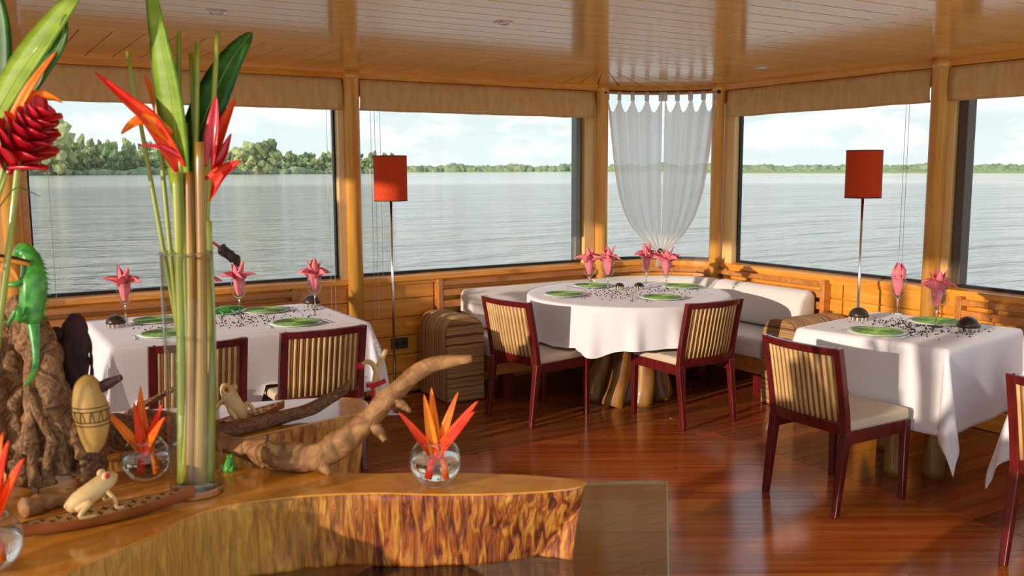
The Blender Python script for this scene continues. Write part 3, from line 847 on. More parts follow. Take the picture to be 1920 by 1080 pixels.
ROD = offset_path(ARC, 0.075)
def build_curtains():
    zr = 2.222
    rod = thing('curtain_rod', (ROD[0].x, ROD[0].y, zr), 'bowed wooden curtain rod with dark brackets across the corner window', 'curtain rod')
    b = Vector((ROD[0].x, ROD[0].y, zr))
    MB().tube([Vector((p.x, p.y, zr)) - b for p in ROD], 0.011, 10).build('pole', 'rail_wood', rod, smooth=True)
    for p, w in ((ROD[0], ARC[0]), (ROD[-1], ARC[-1])):
        MB().tube([Vector((p.x, p.y, zr + 0.004)) - b, Vector((w.x, w.y, zr + 0.004)) - b], 0.012, 8).build('bracket', 'black', rod)
        MB().ell(Vector((p.x, p.y, zr)) - b, (0.018, 0.018, 0.018), 10, 6).build('end_knob', 'black', rod, smooth=True)
    def rodpt(s):
        x = max(0, min(1, s)) * (len(ROD) - 1); i = min(int(x), len(ROD) - 2); t = x - i
        return ROD[i].lerp(ROD[i + 1], t)
    inward = Vector((-0.55, -0.83))
    tie = rodpt(0.535) + inward * 0.02
    zt = 0.925
    def panel(s0, s1, edge, label, seed):
        t = thing('tab_curtain', (tie.x, tie.y, zt - 0.12), label, 'curtain')
        base = Vector((tie.x, tie.y, zt - 0.12))
        nt = 5
        def fn(u, v):
            s = s0 + (s1 - s0) * u
            top = rodpt(s)
            sc = abs(math.sin(PI * u * (nt - 1)))      # scallop between tabs
            ztop = zr - 0.035 - 0.115 * sc ** 1.2
            if v < 0.9:
                q = v / 0.9
                z = ztop + (zt - ztop) * q
                g = 0.30 * q + 0.66 * q ** 6
                x = top.lerp(tie, g)
            else:
                q = (v - 0.9) / 0.1
                z = zt - 0.12 * q
                g = 0.96 - 0.07 * q
                x = top.lerp(tie, g)
            am = 0.030 * (1 - 0.5 * v) if v < 0.9 else 0.012
            ph = u * (nt - 1) * 2 * PI
            fold = math.cos(ph) * am + 0.009 * math.sin(ph * 2.3 + seed + v * 3) + 0.008 * noise.noise(Vector((u * 9 + seed, v * 2, 0)))
            return Vector((x.x + inward.x * fold, x.y + inward.y * fold, z)) - base
        o = MB().grid(fn, 80, 48).build('panel', 'curtain', t, smooth=True)
        for i in range(nt):
            u = (i / (nt - 1)); u = min(0.985, max(0.015, u))
            p = rodpt(s0 + (s1 - s0) * u)
            d = (rodpt(s0 + (s1 - s0) * u + 0.02) - rodpt(s0 + (s1 - s0) * u - 0.02)).normalized()
            loop = []
            for k in range(13):
                if k < 9:
                    a = PI * k / 8
                    loop.append((math.cos(a) * 0.0145, 0.0145 * math.sin(a)))
            loop = [(0.0145, -0.06)] + loop + [(-0.0145, -0.06)]
            mb = MB()
            V, F = [], []
            for (o_, z_) in loop:
                for sgn in (-1, 1):
                    w = 0.017
                    V.append(Vector((p.x + inward.x * o_ + d.x * w * sgn, p.y + inward.y * o_ + d.y * w * sgn, zr + z_)) - base)
            for k in range(len(loop) - 1):
                F.append((2 * k, 2 * k + 1, 2 * k + 3, 2 * k + 2))
            tb = mb.add(V, F).build('tab', 'curtain', t, smooth=True)
            sm = tb.modifiers.new('s', 'SOLIDIFY'); sm.thickness = 0.0015
    panel(0.02, 0.525, 0, 'left half of the sheer white tab-top curtain in the corner window', 0.3)
    panel(0.545, 0.98, 1, 'right half of the sheer white tab-top curtain in the corner window', 2.1)
    tb = thing('curtain_tie', (tie.x, tie.y, zt), 'dark beaded tie gathering the white corner curtain', 'curtain tie')
    MB().lathe([(0.022, -0.012), (0.030, -0.008), (0.030, 0.008), (0.022, 0.012)], 14, closed=True).build('band', 'cream_carve', tb, smooth=True)
    MB().ell((-0.034, -0.03, 0.018), (0.02, 0.02, 0.022), 10, 7).build('bead', 'shell', tb, smooth=True)
    MB().ell((-0.030, -0.032, -0.05), (0.016, 0.016, 0.02), 10, 7).build('bead', 'shell', tb, smooth=True)
    MB().tube([(-0.03, -0.03, 0.02), (-0.03, -0.033, -0.05)], 0.003, 6).build('string', 'shell', tb)
build_curtains()

# ------------------------------------------------------------------ lamps
def floor_lamp(loc, zc, label):
    t = thing('floor_lamp', loc, label, 'lamp')
    MB().lathe([(0.115, 0.0), (0.118, 0.006), (0.112, 0.022), (0.035, 0.028), (0.016, 0.04)], 28).build('base', 'chrome', t, smooth=True)
    MB().tube([(0, 0, 0.03), (0, 0, zc)], 0.009, 12).build('pole', 'chrome', t, smooth=True)
    R, H = 0.113, 0.30
    sh = MB().lathe([(R, zc - H / 2), (R, zc + H / 2), (R - 0.003, zc + H / 2), (R - 0.003, zc - H / 2)], 36, closed=True).build('shade', 'shade_red', t, smooth=False)
    for s in (-1, 1):
        MB().lathe([(R + 0.001, zc + s * H / 2 - 0.004), (R + 0.001, zc + s * H / 2 + 0.003), (R - 0.004, zc + s * H / 2 + 0.003), (R - 0.004, zc + s * H / 2 - 0.004)], 36, closed=True).build('rim', 'shade_rim', sh)
    mb = MB()
    for k in range(3):
        a = 2 * PI * k / 3
        mb.tube([(0, 0, zc + 0.09), ((R - 0.002) * math.cos(a), (R - 0.002) * math.sin(a), zc + 0.09)], 0.0025, 5)
    mb.build('spider', 'chrome', t)
    MB().lathe([(0.012, zc - 0.03), (0.014, zc), (0.028, zc + 0.03), (0.030, zc + 0.06), (0.015, zc + 0.085)], 14).build('bulb', 'plate_glass', t, smooth=True)
    return t
floor_lamp((2.575, 5.80, 0), 1.555, 'chrome floor lamp with red drum shade beside the striped pouf at left')
floor_lamp((5.06, 3.925, 0), 1.572, 'chrome floor lamp with red drum shade in front of the right windows')

# ------------------------------------------------------------------ sofa and poufs
def build_sofa():
    W = [V2(3.20, YL), V2(A.x - 0.02, YL)] + ARC[1:-1] + [V2(XR, Bp.y - 0.02), V2(XR, 4.47)]
    t = thing('corner_sofa', (4.4, 5.6, 0), 'white cushioned corner sofa on a brown wooden base behind the round table', 'sofa')
    off = Vector((4.4, 5.6))
    Wl = [p - off for p in W]
    nl = len(W)
    def sub(a, b): return Wl[a:b]
    sweep(MB(), Wl, rect(0.08, 0.60, 0.175, 0.285)).build('base', 'rail_wood', t, bevel=0.008)
    for p in ((3.3, 5.5), (4.3, 5.5), (4.86, 4.56), (4.86, 5.2)):
        MB().box(p[0] - off.x - 0.04, p[0] - off.x + 0.04, p[1] - off.y - 0.04, p[1] - off.y + 0.04, 0, 0.18).build('leg', 'mahogany', t)
    L = [Wl[0], Wl[0].lerp(Wl[1], 0.5), Wl[1].lerp(Wl[0], 0.12)]
    Cn = [Wl[1].lerp(Wl[0], 0.11)] + Wl[1:-1] + [Wl[-2].lerp(Wl[-1], 0.12)]
    R = [Wl[-2].lerp(Wl[-1], 0.13), Wl[-2].lerp(Wl[-1], 0.6), Wl[-1]]
    def cushion(name, path, prof):
        # rounded ends by closing the profile a little at both ends
        o = sweep(MB(), path, prof).build(name, 'sofa_white', t, smooth=True, bevel=0.03, seg=4)
        return o
    seat = [(0.10, 0.288), (0.61, 0.288), (0.635, 0.31), (0.635, 0.405), (0.61, 0.43), (0.10, 0.43)]
    back = [(0.068, 0.44), (0.21, 0.44), (0.245, 0.48), (0.25, 0.58), (0.225, 0.68), (0.17, 0.735), (0.11, 0.74), (0.068, 0.70)]
    for p in (L, Cn, R):
        cushion('seat_cushion', p, seat)
    for p in (L, Cn, R):
        cushion('back_cushion', p, back)
build_sofa()

def pouf(loc, rotz, label, w=0.30, d=0.50, h=0.60):
    """arched bolster; local: long along +Y (away from the front panel at y=0), thickness along X"""
    t = thing('striped_pouf', loc, label, 'pouf', rotz=rotz)
    prof = []
    r = 0.115
    for k in range(9):
        a = PI / 2 * k / 8
        prof.append((-w / 2 + r - r * math.cos(a), h - r + r * math.sin(a)))
    for k in range(9):
        a = PI / 2 * k / 8
        prof.append((w / 2 - r + r * math.sin(a), h - r + r * math.cos(a)))
    prof = [(-w / 2, 0)] + prof + [(w / 2, 0)]
    n = len(prof)
    V = [(x, 0.012, z) for x, z in prof] + [(x, d, z) for x, z in prof]
    F = [(i, (i + 1) % n, n + (i + 1) % n, n + i) for i in range(n)] + [tuple(range(n - 1, -1, -1)), tuple(range(n, 2 * n))]
    MB().add(V, F).build('body', 'bands_y', t, bevel=0.018, seg=3)
    pr = [(x * 0.97, z * 0.985 + 0.003) for x, z in prof]
    V = [(x, 0.0, z) for x, z in pr] + [(x, 0.02, z) for x, z in pr]
    MB().add(V, F).build('front_panel', 'bands_z', t, bevel=0.008, seg=2)
    pip = [(x, 0.012, z) for x, z in pr]
    MB().tube(pip, 0.006, 6).build('piping', 'bands_z', t, smooth=True)
    return t
pouf((3.005, 5.545, 0), 0.0, 'striped brown bolster pouf beside the left floor lamp', d=0.445)
pouf((4.72, 4.285, 0), -PI / 2, 'striped tan bolster pouf at the sofa end behind the square table', d=0.56)

# ------------------------------------------------------------------ chairs
def make_chair():
    """faces +Y; back at -Y"""
    W, D, H = 0.46, 0.50, 0.80
    t = thing('dining_chair', (0, 0, 0), 'x', 'chair')
    hw = W / 2
    zs = 0.40
    def leg(pts, s0, s1, name):
        (x0, y0, z0), (x1, y1, z1) = pts
        V = []
        for (x, y, z, s) in ((x0, y0, z0, s0), (x1, y1, z1, s1)):
            V += [(x - s, y - s, z), (x + s, y - s, z), (x + s, y + s, z), (x - s, y + s, z)]
        return MB().hexa(V).build(name, 'mahogany', t, bevel=0.004)
    for s in (-1, 1):
        leg([(s * (hw - 0.02), D / 2 - 0.025, 0), (s * (hw - 0.022), D / 2 - 0.025, zs)], 0.015, 0.02, 'leg')
        # rear leg and stile: one curved post each, split at the seat
        leg([(s * (hw - 0.018), -D / 2 - 0.015, 0), (s * (hw - 0.018), -D / 2 + 0.035, zs)], 0.015, 0.021, 'leg')
    # apron
    MB().box(-hw + 0.012, hw - 0.012, D / 2 - 0.045, D / 2 - 0.015, 0.335, 0.40).build('front_apron', 'mahogany', t, bevel=0.003)
    for s in (-1, 1):
        MB().box(s * (hw - 0.024) - 0.012, s * (hw - 0.024) + 0.012, -D / 2 + 0.03, D / 2 - 0.03, 0.335, 0.40).build('side_apron', 'mahogany', t, bevel=0.003)
    seat = MB()
    seat.hexa([(-hw + 0.012, -D / 2 + 0.045, 0.395), (hw - 0.012, -D / 2 + 0.045, 0.395), (hw - 0.006, D / 2 - 0.008, 0.395), (-hw + 0.006, D / 2 - 0.008, 0.395),
               (-hw + 0.012, -D / 2 + 0.045, 0.445), (hw - 0.012, -D / 2 + 0.045, 0.445), (hw - 0.006, D / 2 - 0.008, 0.455), (-hw + 0.006, D / 2 - 0.008, 0.455)])
    seat.build('seat', 'seat_cream', t, bevel=0.018, seg=4)
    # backrest: leaning and bowed backwards
    back = bpy.data.objects.new('backrest', None); COL.objects.link(back); back.parent = t; back.empty_display_size = 0.05
    def bp(u, z):          # u -1..1 across, bow backwards in the middle
        lean = -D / 2 + 0.035 - 0.075 * ((z - 0.40) / 0.40) ** 1.2 if z > 0.40 else -D / 2 + 0.035
        return Vector((u * (hw - 0.018), lean - 0.035 * (1 - u * u) * min(1, max(0, (z - 0.36) / 0.1)), z))
    def rail(z0, z1, th, name):
        V = []
        n = 10
        for i in range(n + 1):
            u = -1 + 2 * i / n
            a, b = bp(u, z0), bp(u, z1)
            V += [a + Vector((0, -th, 0)), a + Vector((0, th, 0)), b + Vector((0, th, 0)), b + Vector((0, -th, 0))]
        F = [(4 * i + j, 4 * i + (j + 1) % 4, 4 * i + 4 + (j + 1) % 4, 4 * i + 4 + j) for i in range(n) for j in range(4)] + [(3, 2, 1, 0), (4 * n, 4 * n + 1, 4 * n + 2, 4 * n + 3)]
        MB().add(V, F).build(name, 'mahogany', back, bevel=0.004)
    rail(0.762, H, 0.014, 'top_rail')
    rail(0.385, 0.445, 0.014, 'bottom_rail')
    for s in (-1, 1):
        V = []
        for z in (0.39, 0.5, 0.6, 0.7, H):
            c = bp(s, z); a = 0.019
            V += [c + Vector((-a, -0.018, 0)), c + Vector((a, -0.018, 0)), c + Vector((a, 0.018, 0)), c + Vector((-a, 0.018, 0))]
        n = 4
        F = [(4 * i + j, 4 * i + (j + 1) % 4, 4 * i + 4 + (j + 1) % 4, 4 * i + 4 + j) for i in range(n) for j in range(4)] + [(3, 2, 1, 0), (4 * n, 4 * n + 1, 4 * n + 2, 4 * n + 3)]
        MB().add(V, F).build('stile', 'mahogany', back, bevel=0.004)
    # thin panel added behind the reeds so the back casts a solid shadow
    V, F = [], []
    n = 10
    for i in range(n + 1):
        u = -0.97 + 1.94 * i / n
        a, b = bp(u, 0.43), bp(u, 0.775)
        V += [a + Vector((0, -0.002, 0)), a + Vector((0, 0.002, 0)), b + Vector((0, 0.002, 0)), b + Vector((0, -0.002, 0))]
    F = [(4 * i + j, 4 * i + (j + 1) % 4, 4 * i + 4 + (j + 1) % 4, 4 * i + 4 + j) for i in range(n) for j in range(4)] + [(3, 2, 1, 0), (4 * n, 4 * n + 1, 4 * n + 2, 4 * n + 3)]
    MB().add(V, F).build('shadow_panel', 'reed_dark', back)
    # woven upright reeds, alternately pale and dark, each its own strip
    N = 26
    z0, z1 = 0.44, 0.768
    cols = ['reed_light', 'reed_dark']
    rr = random.Random(5)
    for i in range(N):
        u = -0.90 + 1.80 * (i + 0.5) / N
        m = cols[i % 2]
        r = 0.0102 if i % 2 == 0 else 0.0056
        pts = [bp(u, z0 + (z1 - z0) * k / 4) for k in range(5)]
        MB().tube(pts, r, 6, flat=0.75).build('reed', m, back, smooth=True)
    return t
def place_chairs():
    c0 = make_chair()
    spots = [
        ((3.67, 2.93, 0), -PI / 2, 'dark red wooden chair with sunlit striped back at the square table on the right'),
        ((3.25, 4.98, 0), -PI / 2 + 0.16, 'dark red wooden chair at the round table next to the striped pouf'),
        ((4.005, 4.445, 0), 0.0, 'dark red wooden chair with its shaded striped back to us at the round table'),
        ((0.975, 4.76, 0), 0.0, 'dark wooden chair at the long table, half hidden behind the tall glass vase'),
        ((1.61, 4.79, 0), 0.0, 'dark wooden chair at the right-hand end of the long table at left'),
        ((3.83, 1.80, 0), -PI / 2, 'dark wooden chair cut off by the right edge of the picture'),
    ]
    for i, (l, r, lab) in enumerate(spots):
        c = c0 if i == 0 else copy_tree(c0)
        c.location = l; c.rotation_euler = (0, 0, r)
        tag(c, lab, 'chair', 'reed-backed dining chairs')
place_chairs()

# ------------------------------------------------------------------ tables and cloths
SEATS = [((3.67, 2.93), 0.22, 0.235), ((3.83, 1.80), 0.22, 0.235), ((0.975, 4.76), 0.235, 0.225), ((1.61, 4.79), 0.235, 0.225), ((3.25, 4.98), 0.23, 0.23), ((4.005, 4.445), 0.235, 0.225)]
def seat_floor(x, y):
    for (cx, cy), hx, hy in SEATS:
        if abs(x - cx) < hx + 0.01 and abs(y - cy) < hy + 0.01: return 0.468
    return 0.02
def drape(base, dirv, d, k, ztop, rot, loc):
    """hang a point of cloth d beyond the rim"""
    r = 0.018
    if d < r * PI / 2:
        th = d / r
        h, v = r * math.sin(th), r * (1 - math.cos(th))
    else:
        h = r + (d - r * PI / 2) * k; v = r + (d - r * PI / 2) * math.sqrt(max(0.0, 1 - min(1, k) ** 2))
    p = Vector((base[0] + dirv[0] * h, base[1] + dirv[1] * h, ztop - v))
    c, s = math.cos(rot), math.sin(rot)
    w = Vector((p.x * c - p.y * s + loc[0], p.x * s + p.y * c + loc[1], p.z))
    fl = seat_floor(w.x, w.y)
    if w.z < fl:
        ex = (fl - w.z) * 0.35
        wd = Vector((dirv[0] * c - dirv[1] * s, dirv[0] * s + dirv[1] * c, 0))
        w = w + wd * ex * 0.3; w.z = fl + 0.004 + 0.006 * noise.noise(w * 14)
    return w
def rect_cloth(name, label, a, b, over, loc, rot, ztop=0.752, fold=0.05, seed=0.0, n=84, cn=0.22):
    def fn(u, v):
        def warp(t, half):      # more samples outside the top
            x = (t * 2 - 1)
            return math.copysign(abs(x) ** 0.85, x) * (half + over)
        X, Y = warp(u, a), warp(v, b)
        bx, by = max(-a, min(a, X)), max(-b, min(b, Y))
        dx, dy = X - bx, Y - by
        d = math.hypot(dx, dy)
        if d < 1e-6:
            w = Vector((X, Y, ztop)); c, s = math.cos(rot), math.sin(rot)
            return Vector((X * c - Y * s + loc[0], X * s + Y * c + loc[1], ztop + 0.0015 * noise.noise(Vector((X * 6, Y * 6, seed))))) - Vector((loc[0], loc[1], 0))
        phi = math.atan2(abs(dy), abs(dx))
        along = (Y if abs(dx) > abs(dy) else X)
        k = 0.05 + fold * noise.noise(Vector((along * 5.0 + seed, seed, 0.4))) + cn * math.sin(2 * phi) ** 2
        k += 0.05 * math.sin(6 * phi) * math.sin(2 * phi) + (0.17 * math.sin(along * 17 + seed) if abs(dx) > abs(dy) and fold > 0.06 else 0)
        k = max(0.02, k)
        dirv = (dx / d, dy / d)
        return drape((bx, by), dirv, d, k, ztop, rot, loc) - Vector((loc[0], loc[1], 0))
    o = MB().grid(fn, n, n).build(name, 'cloth_white', smooth=True, loc=(loc[0], loc[1], 0))
    tag(o, label, 'tablecloth')
    sm = o.modifiers.new('solid', 'SOLIDIFY'); sm.thickness = 0.002; sm.offset = 1
    return o

def log_leg(mb_name, parent, x, y, r, h, seed, lean=(0, 0)):
    mb = MB()
    limb(mb, [(x + lean[0], y + lean[1], 0, r * 1.12), (x + lean[0] * .5, y + lean[1] * .5, h * 0.3, r * 0.95), (x, y, h * 0.7, r), (x, y, h, r * 1.1)], 12, 14, 0.22, seed)
    return mb.build(mb_name, 'trunk', parent, smooth=True)

def table_frame(label, loc, rot, a, b, legs):
    t = thing('log_table', (loc[0], loc[1], 0), label, 'table', rotz=rot)
    MB().box(-a + 0.006, a - 0.006, -b + 0.006, b - 0.006, 0.705, 0.748).build('tabletop', 'rail_wood', t, bevel=0.006)
    for i, (x, y, r) in enumerate(legs):
        log_leg('leg', t, x, y, r, 0.705, i * 3.3 + loc[0])
    return t
table_frame('square log-legged table under a white cloth on the right', (4.37, 3.06), 0.155, 0.42, 0.39, [(-0.2, -0.06, 0.05), (-0.1, -0.22, 0.05), (0.2, 0.2, 0.05), (0.22, -0.15, 0.05)])
rect_cloth('tablecloth', 'white cloth hanging in points over the square table on the right', 0.425, 0.395, 0.43, (4.37, 3.06), 0.155, seed=1.7, cn=0.27)
table_frame('long log-legged table under a white cloth by the left wall', (1.31, 5.29), 0.0, 0.67, 0.45, [(-0.45, -0.2, 0.055), (-0.45, 0.25, 0.055), (0.45, -0.2, 0.055), (0.45, 0.25, 0.055)])
rect_cloth('tablecloth', 'white cloth over the long table by the left wall', 0.675, 0.46, 0.40, (1.31, 5.29), 0.0, seed=4.2, n=96, fold=0.10)
table_frame('log-legged table under a white cloth at the right edge', (4.47, 1.84), 0.05, 0.40, 0.40, [(-0.22, -0.22, 0.05), (-0.22, 0.22, 0.05), (0.22, 0.22, 0.05), (0.22, -0.22, 0.05)])
rect_cloth('tablecloth', 'white cloth falling to a low point at the right edge', 0.405, 0.405, 0.44, (4.47, 1.84), 0.05, seed=8.1)

def round_table():
    loc = (4.02, 5.03)
    R = 0.69
    t = thing('round_table', (loc[0], loc[1], 0), 'round table on gnarled tree roots in front of the corner sofa', 'table')
    MB().lathe([(R - 0.04, 0.705), (R - 0.022, 0.712), (R - 0.022, 0.742), (R - 0.04, 0.748)], 48).build('tabletop', 'rail_wood', t, smooth=False)
    log_leg('trunk', t, 0, 0, 0.15, 0.705, 2.0)
    for i in range(7):
        a = 2 * PI * i / 7 + 0.2
        mb = MB()
        rr = 0.24 + 0.05 * math.sin(i * 2.1)
        limb(mb, [(0.10 * math.cos(a), 0.10 * math.sin(a), 0.6, 0.05), (0.16 * math.cos(a + .1), 0.16 * math.sin(a + .1), 0.40, 0.065), (0.21 * math.cos(a), 0.21 * math.sin(a), 0.2, 0.065), (rr * math.cos(a - .1), rr * math.sin(a - .1), 0.0, 0.075)], 14, 12, 0.35, i * 1.9)
        mb.build('root', 'trunk', t, smooth=True)
    def fn(u, v):
        th = 2 * PI * u
        # hem: about 0.28 below the top, with hanging points
        pts = [(-2.56, 0.07), (-2.98, 0.20), (-1.45, 0.22), (0.4, 0.2), (1.9, 0.2)]
        hem = 0.275 + 0.012 * math.sin(th * 5)
        for c, h in pts:
            dd = (th - c + PI) % (2 * PI) - PI
            hem += h * math.exp(-(dd / 0.16) ** 2)
        rad = v / 0.5 * R if v <= 0.5 else R + (v - 0.5) / 0.5 * hem
        if rad <= R:
            return Vector((rad * math.cos(th), rad * math.sin(th), 0.752 + 0.001 * noise.noise(Vector((rad * 6 * math.cos(th), rad * 6 * math.sin(th), 0)))))
        d = rad - R
        k = 0.05 + 0.15 * noise.noise(Vector((math.cos(th) * 3.2, math.sin(th) * 3.2, 1.0))) + 0.08 * math.sin(th * 17 + 0.6) + 0.04 * math.sin(th * 31)
        k = max(0.015, k)
        return drape((R * math.cos(th), R * math.sin(th)), (math.cos(th), math.sin(th)), d, k, 0.752, 0, loc) - Vector((loc[0], loc[1], 0))
    # radial grid with most rings in the overhang
    rings = [0.0, 0.1, 0.2, 0.3, 0.4, 0.47, 0.5, 0.515, 0.53, 0.55, 0.58, 0.62, 0.66, 0.70, 0.75, 0.80, 0.85, 0.90, 0.95, 1.0]
    n = 200
    V, F = [], []
    for v in rings:
        for i in range(n): V.append(fn(i / n, max(v, 1e-4)))
    for j in range(len(rings) - 1):
        for i in range(n):
            k = (i + 1) % n
            F.append((j * n + i, j * n + k, (j + 1) * n + k, (j + 1) * n + i))
    F.append(tuple(range(n - 1, -1, -1)))
    o = MB().add(V, F).build('tablecloth', 'cloth_white', smooth=True, loc=(loc[0], loc[1], 0))
    tag(o, 'white cloth falling in soft folds over the round table', 'tablecloth')
round_table()

# ------------------------------------------------------------------ table settings
ZT = 0.7555
def wine_glass_meshes():
    th = 0.0012
    foot = [(0.036, 0.0), (0.036, 0.002), (0.012, 0.006), (0.0050, 0.014), (0.0046, 0.085), (0.010, 0.0935), (0.001, 0.0955)]
    outer = [(0.010, 0.093), (0.030, 0.108), (0.043, 0.132), (0.0455, 0.155), (0.043, 0.185), (0.0385, 0.212)]
    inner = [(0.0385 - th, 0.212), (0.043 - th, 0.185), (0.0455 - th, 0.155), (0.043 - th, 0.132), (0.030 - th, 0.110), (0.008, 0.0965)]
    rim = [(0.0392, 0.2105), (0.0392, 0.213), (0.0368, 0.213), (0.0368, 0.2105)]
    return (MB().lathe(outer + inner, 28, closed=True).mesh('bowl', 'glass', True), MB().lathe(foot, 20).mesh('stem', 'glass_thick', True), MB().lathe(rim, 28, closed=True).mesh('rim', 'glass_thick', True))
GOBLET = wine_glass_meshes()
def napkin_mesh(kind, seed):
    """folded napkin: narrow tuck inside the bowl, points spreading over the rim"""
    rnd = random.Random(seed)
    tuck = MB()
    def fn(u, v):
        a = 2 * PI * u
        z = 0.112 + 0.105 * v
        r = (0.010 + 0.018 * math.sin(min(1, v * 1.2) * PI / 2)) * (1 + 0.22 * math.sin(3 * a + seed + v) + 0.10 * math.sin(7 * a))
        return (r * math.cos(a), r * math.sin(a), z)
    tuck.grid(fn, 28, 8)
    pts = MB()
    if kind == 'star':
        n = 5
        for i in range(n):
            a = 2 * PI * i / n + seed + rnd.uniform(-0.2, 0.2)
            ln = rnd.uniform(0.095, 0.125); dz = rnd.uniform(-0.012, 0.03)
            c, s = math.cos(a), math.sin(a)
            roll = rnd.choice((-0.75, 0.75, 0.5)); 
            nv = Vector((-s * math.sin(roll) - 0.35 * c, c * math.sin(roll) - 0.35 * s, math.cos(roll)))
            pts.petal([(0.014 * c, 0.014 * s, 0.200), (0.050 * c, 0.050 * s, 0.228), (ln * c, ln * s, 0.232 + dz)], 0.038, nv, 0.55, 0.0018, n=10, prof=lambda q: max(0.02, max(0.0, 1 - abs(2 * (q * 0.8 + 0.2) - 0.95)) ** 0.8))
        for i in range(4):
            a = 2 * PI * i / 4 + seed * 1.7
            c, s = math.cos(a), math.sin(a)
            h = rnd.uniform(0.285, 0.325)
            pts.petal([(0.010 * c, 0.010 * s, 0.195), (0.028 * c, 0.028 * s, 0.245), ((0.030 + 0.02 * (i % 2)) * c, (0.030 + 0.02 * (i % 2)) * s, h)], 0.036, (-c, -s, 0.15), 0.45, 0.0018, n=10, prof=lambda q: max(0.02, max(0.0, 1 - abs(2 * (q * 0.8 + 0.2) - 0.95)) ** 0.7))
    else:
        for i in range(6):
            a = 2 * PI * i / 6 + seed
            c, s = math.cos(a), math.sin(a)
            h = 0.285 + 0.02 * (i % 2)
            pts.petal([(0.016 * c, 0.016 * s, 0.20), (0.040 * c, 0.040 * s, 0.25), (0.014 * c, 0.014 * s, h)], 0.030, (-c, -s, 0.0), 0.6, 0.002, n=8)
        for i in range(4):
            a = 2 * PI * i / 4 + seed
            c, s = math.cos(a), math.sin(a)
            pts.petal([(0.02 * c, 0.02 * s, 0.20), (0.036 * c, 0.036 * s, 0.225), (0.044 * c, 0.044 * s, 0.235)], 0.022, (0, 0, 1), 0.5, 0.002, n=6)
    return tuck.mesh('tuck', 'napkin', True), pts.mesh('folded_points', 'napkin', True)
NAPS = {('star', s): napkin_mesh('star', s) for s in (0.3, 1.1, 2.0)}
NAPS[('rose', 0.5)] = napkin_mesh('rose', 0.5)
def setting_glass(x, y, where, key, rot=0.0):
    g = thing('wine_glass', (x, y, ZT), 'clear wine glass with pink napkin, ' + where, 'glass', 'wine glasses with pink napkins')
    for me in GOBLET: place(me.name.split('.')[0], me, g)
    t = thing('folded_napkin', (x, y, ZT), 'pink folded napkin in the wine glass ' + where, 'napkin', 'pink folded napkins', rotz=rot)
    a, b = NAPS[key]
    place('tuck', a, t); place('folded_points', b, t)
S1, S2, S3, RO = ('star', 0.3), ('star', 1.1), ('star', 2.0), ('rose', 0.5)
setting_glass(0.83, 5.65, 'leftmost on the long table', S1, 0.0)
setting_glass(1.205, 5.33, 'hidden behind the tall vase on the long table', S2, 0.4)
setting_glass(1.452, 5.53, 'right of the vase on the long table', S3, 0.3)
setting_glass(1.895, 5.45, 'rightmost on the long table', S1, 1.0)
setting_glass(3.87, 5.28, 'leftmost on the round table', S2, 0.2)
setting_glass(3.965, 5.19, 'second from left on the round table', S3, 0.9)
setting_glass(4.40, 5.29, 'third from left on the round table', S1, 1.5)
setting_glass(4.325, 4.98, 'rightmost on the round table', S2, 2.2)
setting_glass(4.73, 3.395, 'at the far side of the square table', RO, 0.0)
setting_glass(4.525, 3.005, 'at the near side of the square table', S3, 0.6)

def plate_parts():
    r = 0.128
    pl = MB().lathe([(0.09, 0.0), (0.10, 0.001), (0.150, 0.006), (0.152, 0.008), (0.10, 0.004), (0.001, 0.0035)], 40).mesh('glass_plate', 'plate_glass', True)
    prof = [(0.002, 0.004)]
    n = 16
    for i in range(n):
        r0, r1 = r * i / n + 0.001, r * (i + 1) / n
        prof += [(r0, 0.0075), ((r0 + r1) / 2, 0.0105), (r1, 0.0075)]
    prof += [(r, 0.004)]
    wv = MB().lathe(prof, 40).mesh('woven_disc', 'mat_green', False)
    return pl, wv
PLATE = plate_parts()
def plate(x, y, where):
    t = thing('charger_plate', (x, y, ZT), 'round green woven place mat on a glass plate, ' + where, 'plate', 'green woven chargers')
    place('glass_plate', PLATE[0], t); place('woven_disc', PLATE[1], t)
plates = [(0.975, 5.53, 'far left of the long table', 0), (0.935, 5.03, 'near left of the long table', 1), (1.615, 5.56, 'far right of the long table', 0), (1.622, 4.995, 'near right of the long table', 1),
          (3.575, 5.17, 'left side of the round table', 2), (4.02, 5.45, 'far left side of the round table', 2), (4.03, 4.68, 'near side of the round table', 2), (4.545, 5.06, 'right side of the round table', 2),
          (4.10, 3.055, 'near the chair on the square table', 3), (4.655, 3.09, 'far side of the square table', 3)]
for x, y, w, k in plates: plate(x, y, w)

def fork_mesh():
    mb = MB()
    mb.hexa([(-0.004, 0, 0), (0.004, 0, 0), (0.0025, 0.10, 0), (-0.0025, 0.10, 0), (-0.004, 0, 0.002), (0.004, 0, 0.002), (0.0025, 0.10, 0.004), (-0.0025, 0.10, 0.004)])
    mb.hexa([(-0.0025, 0.10, 0.002), (0.0025, 0.10, 0.002), (0.011, 0.135, 0.001), (-0.011, 0.135, 0.001), (-0.0025, 0.10, 0.004), (0.0025, 0.10, 0.004), (0.011, 0.135, 0.003), (-0.011, 0.135, 0.003)])
    for i in range(4):
        x = -0.0093 + 0.0062 * i
        mb.box(x - 0.0015, x + 0.0015, 0.134, 0.19, 0.001, 0.003)
    return mb.mesh('fork', 'steel')
def knife_mesh():
    mb = MB()
    mb.box(-0.005, 0.005, 0, 0.095, 0, 0.004)
    mb.hexa([(-0.005, 0.095, 0.0005), (0.007, 0.095, 0.0005), (0.006, 0.19, 0.0005), (-0.004, 0.205, 0.0005), (-0.005, 0.095, 0.002), (0.007, 0.095, 0.002), (0.006, 0.19, 0.002), (-0.004, 0.205, 0.002)])
    return mb.mesh('knife', 'steel')
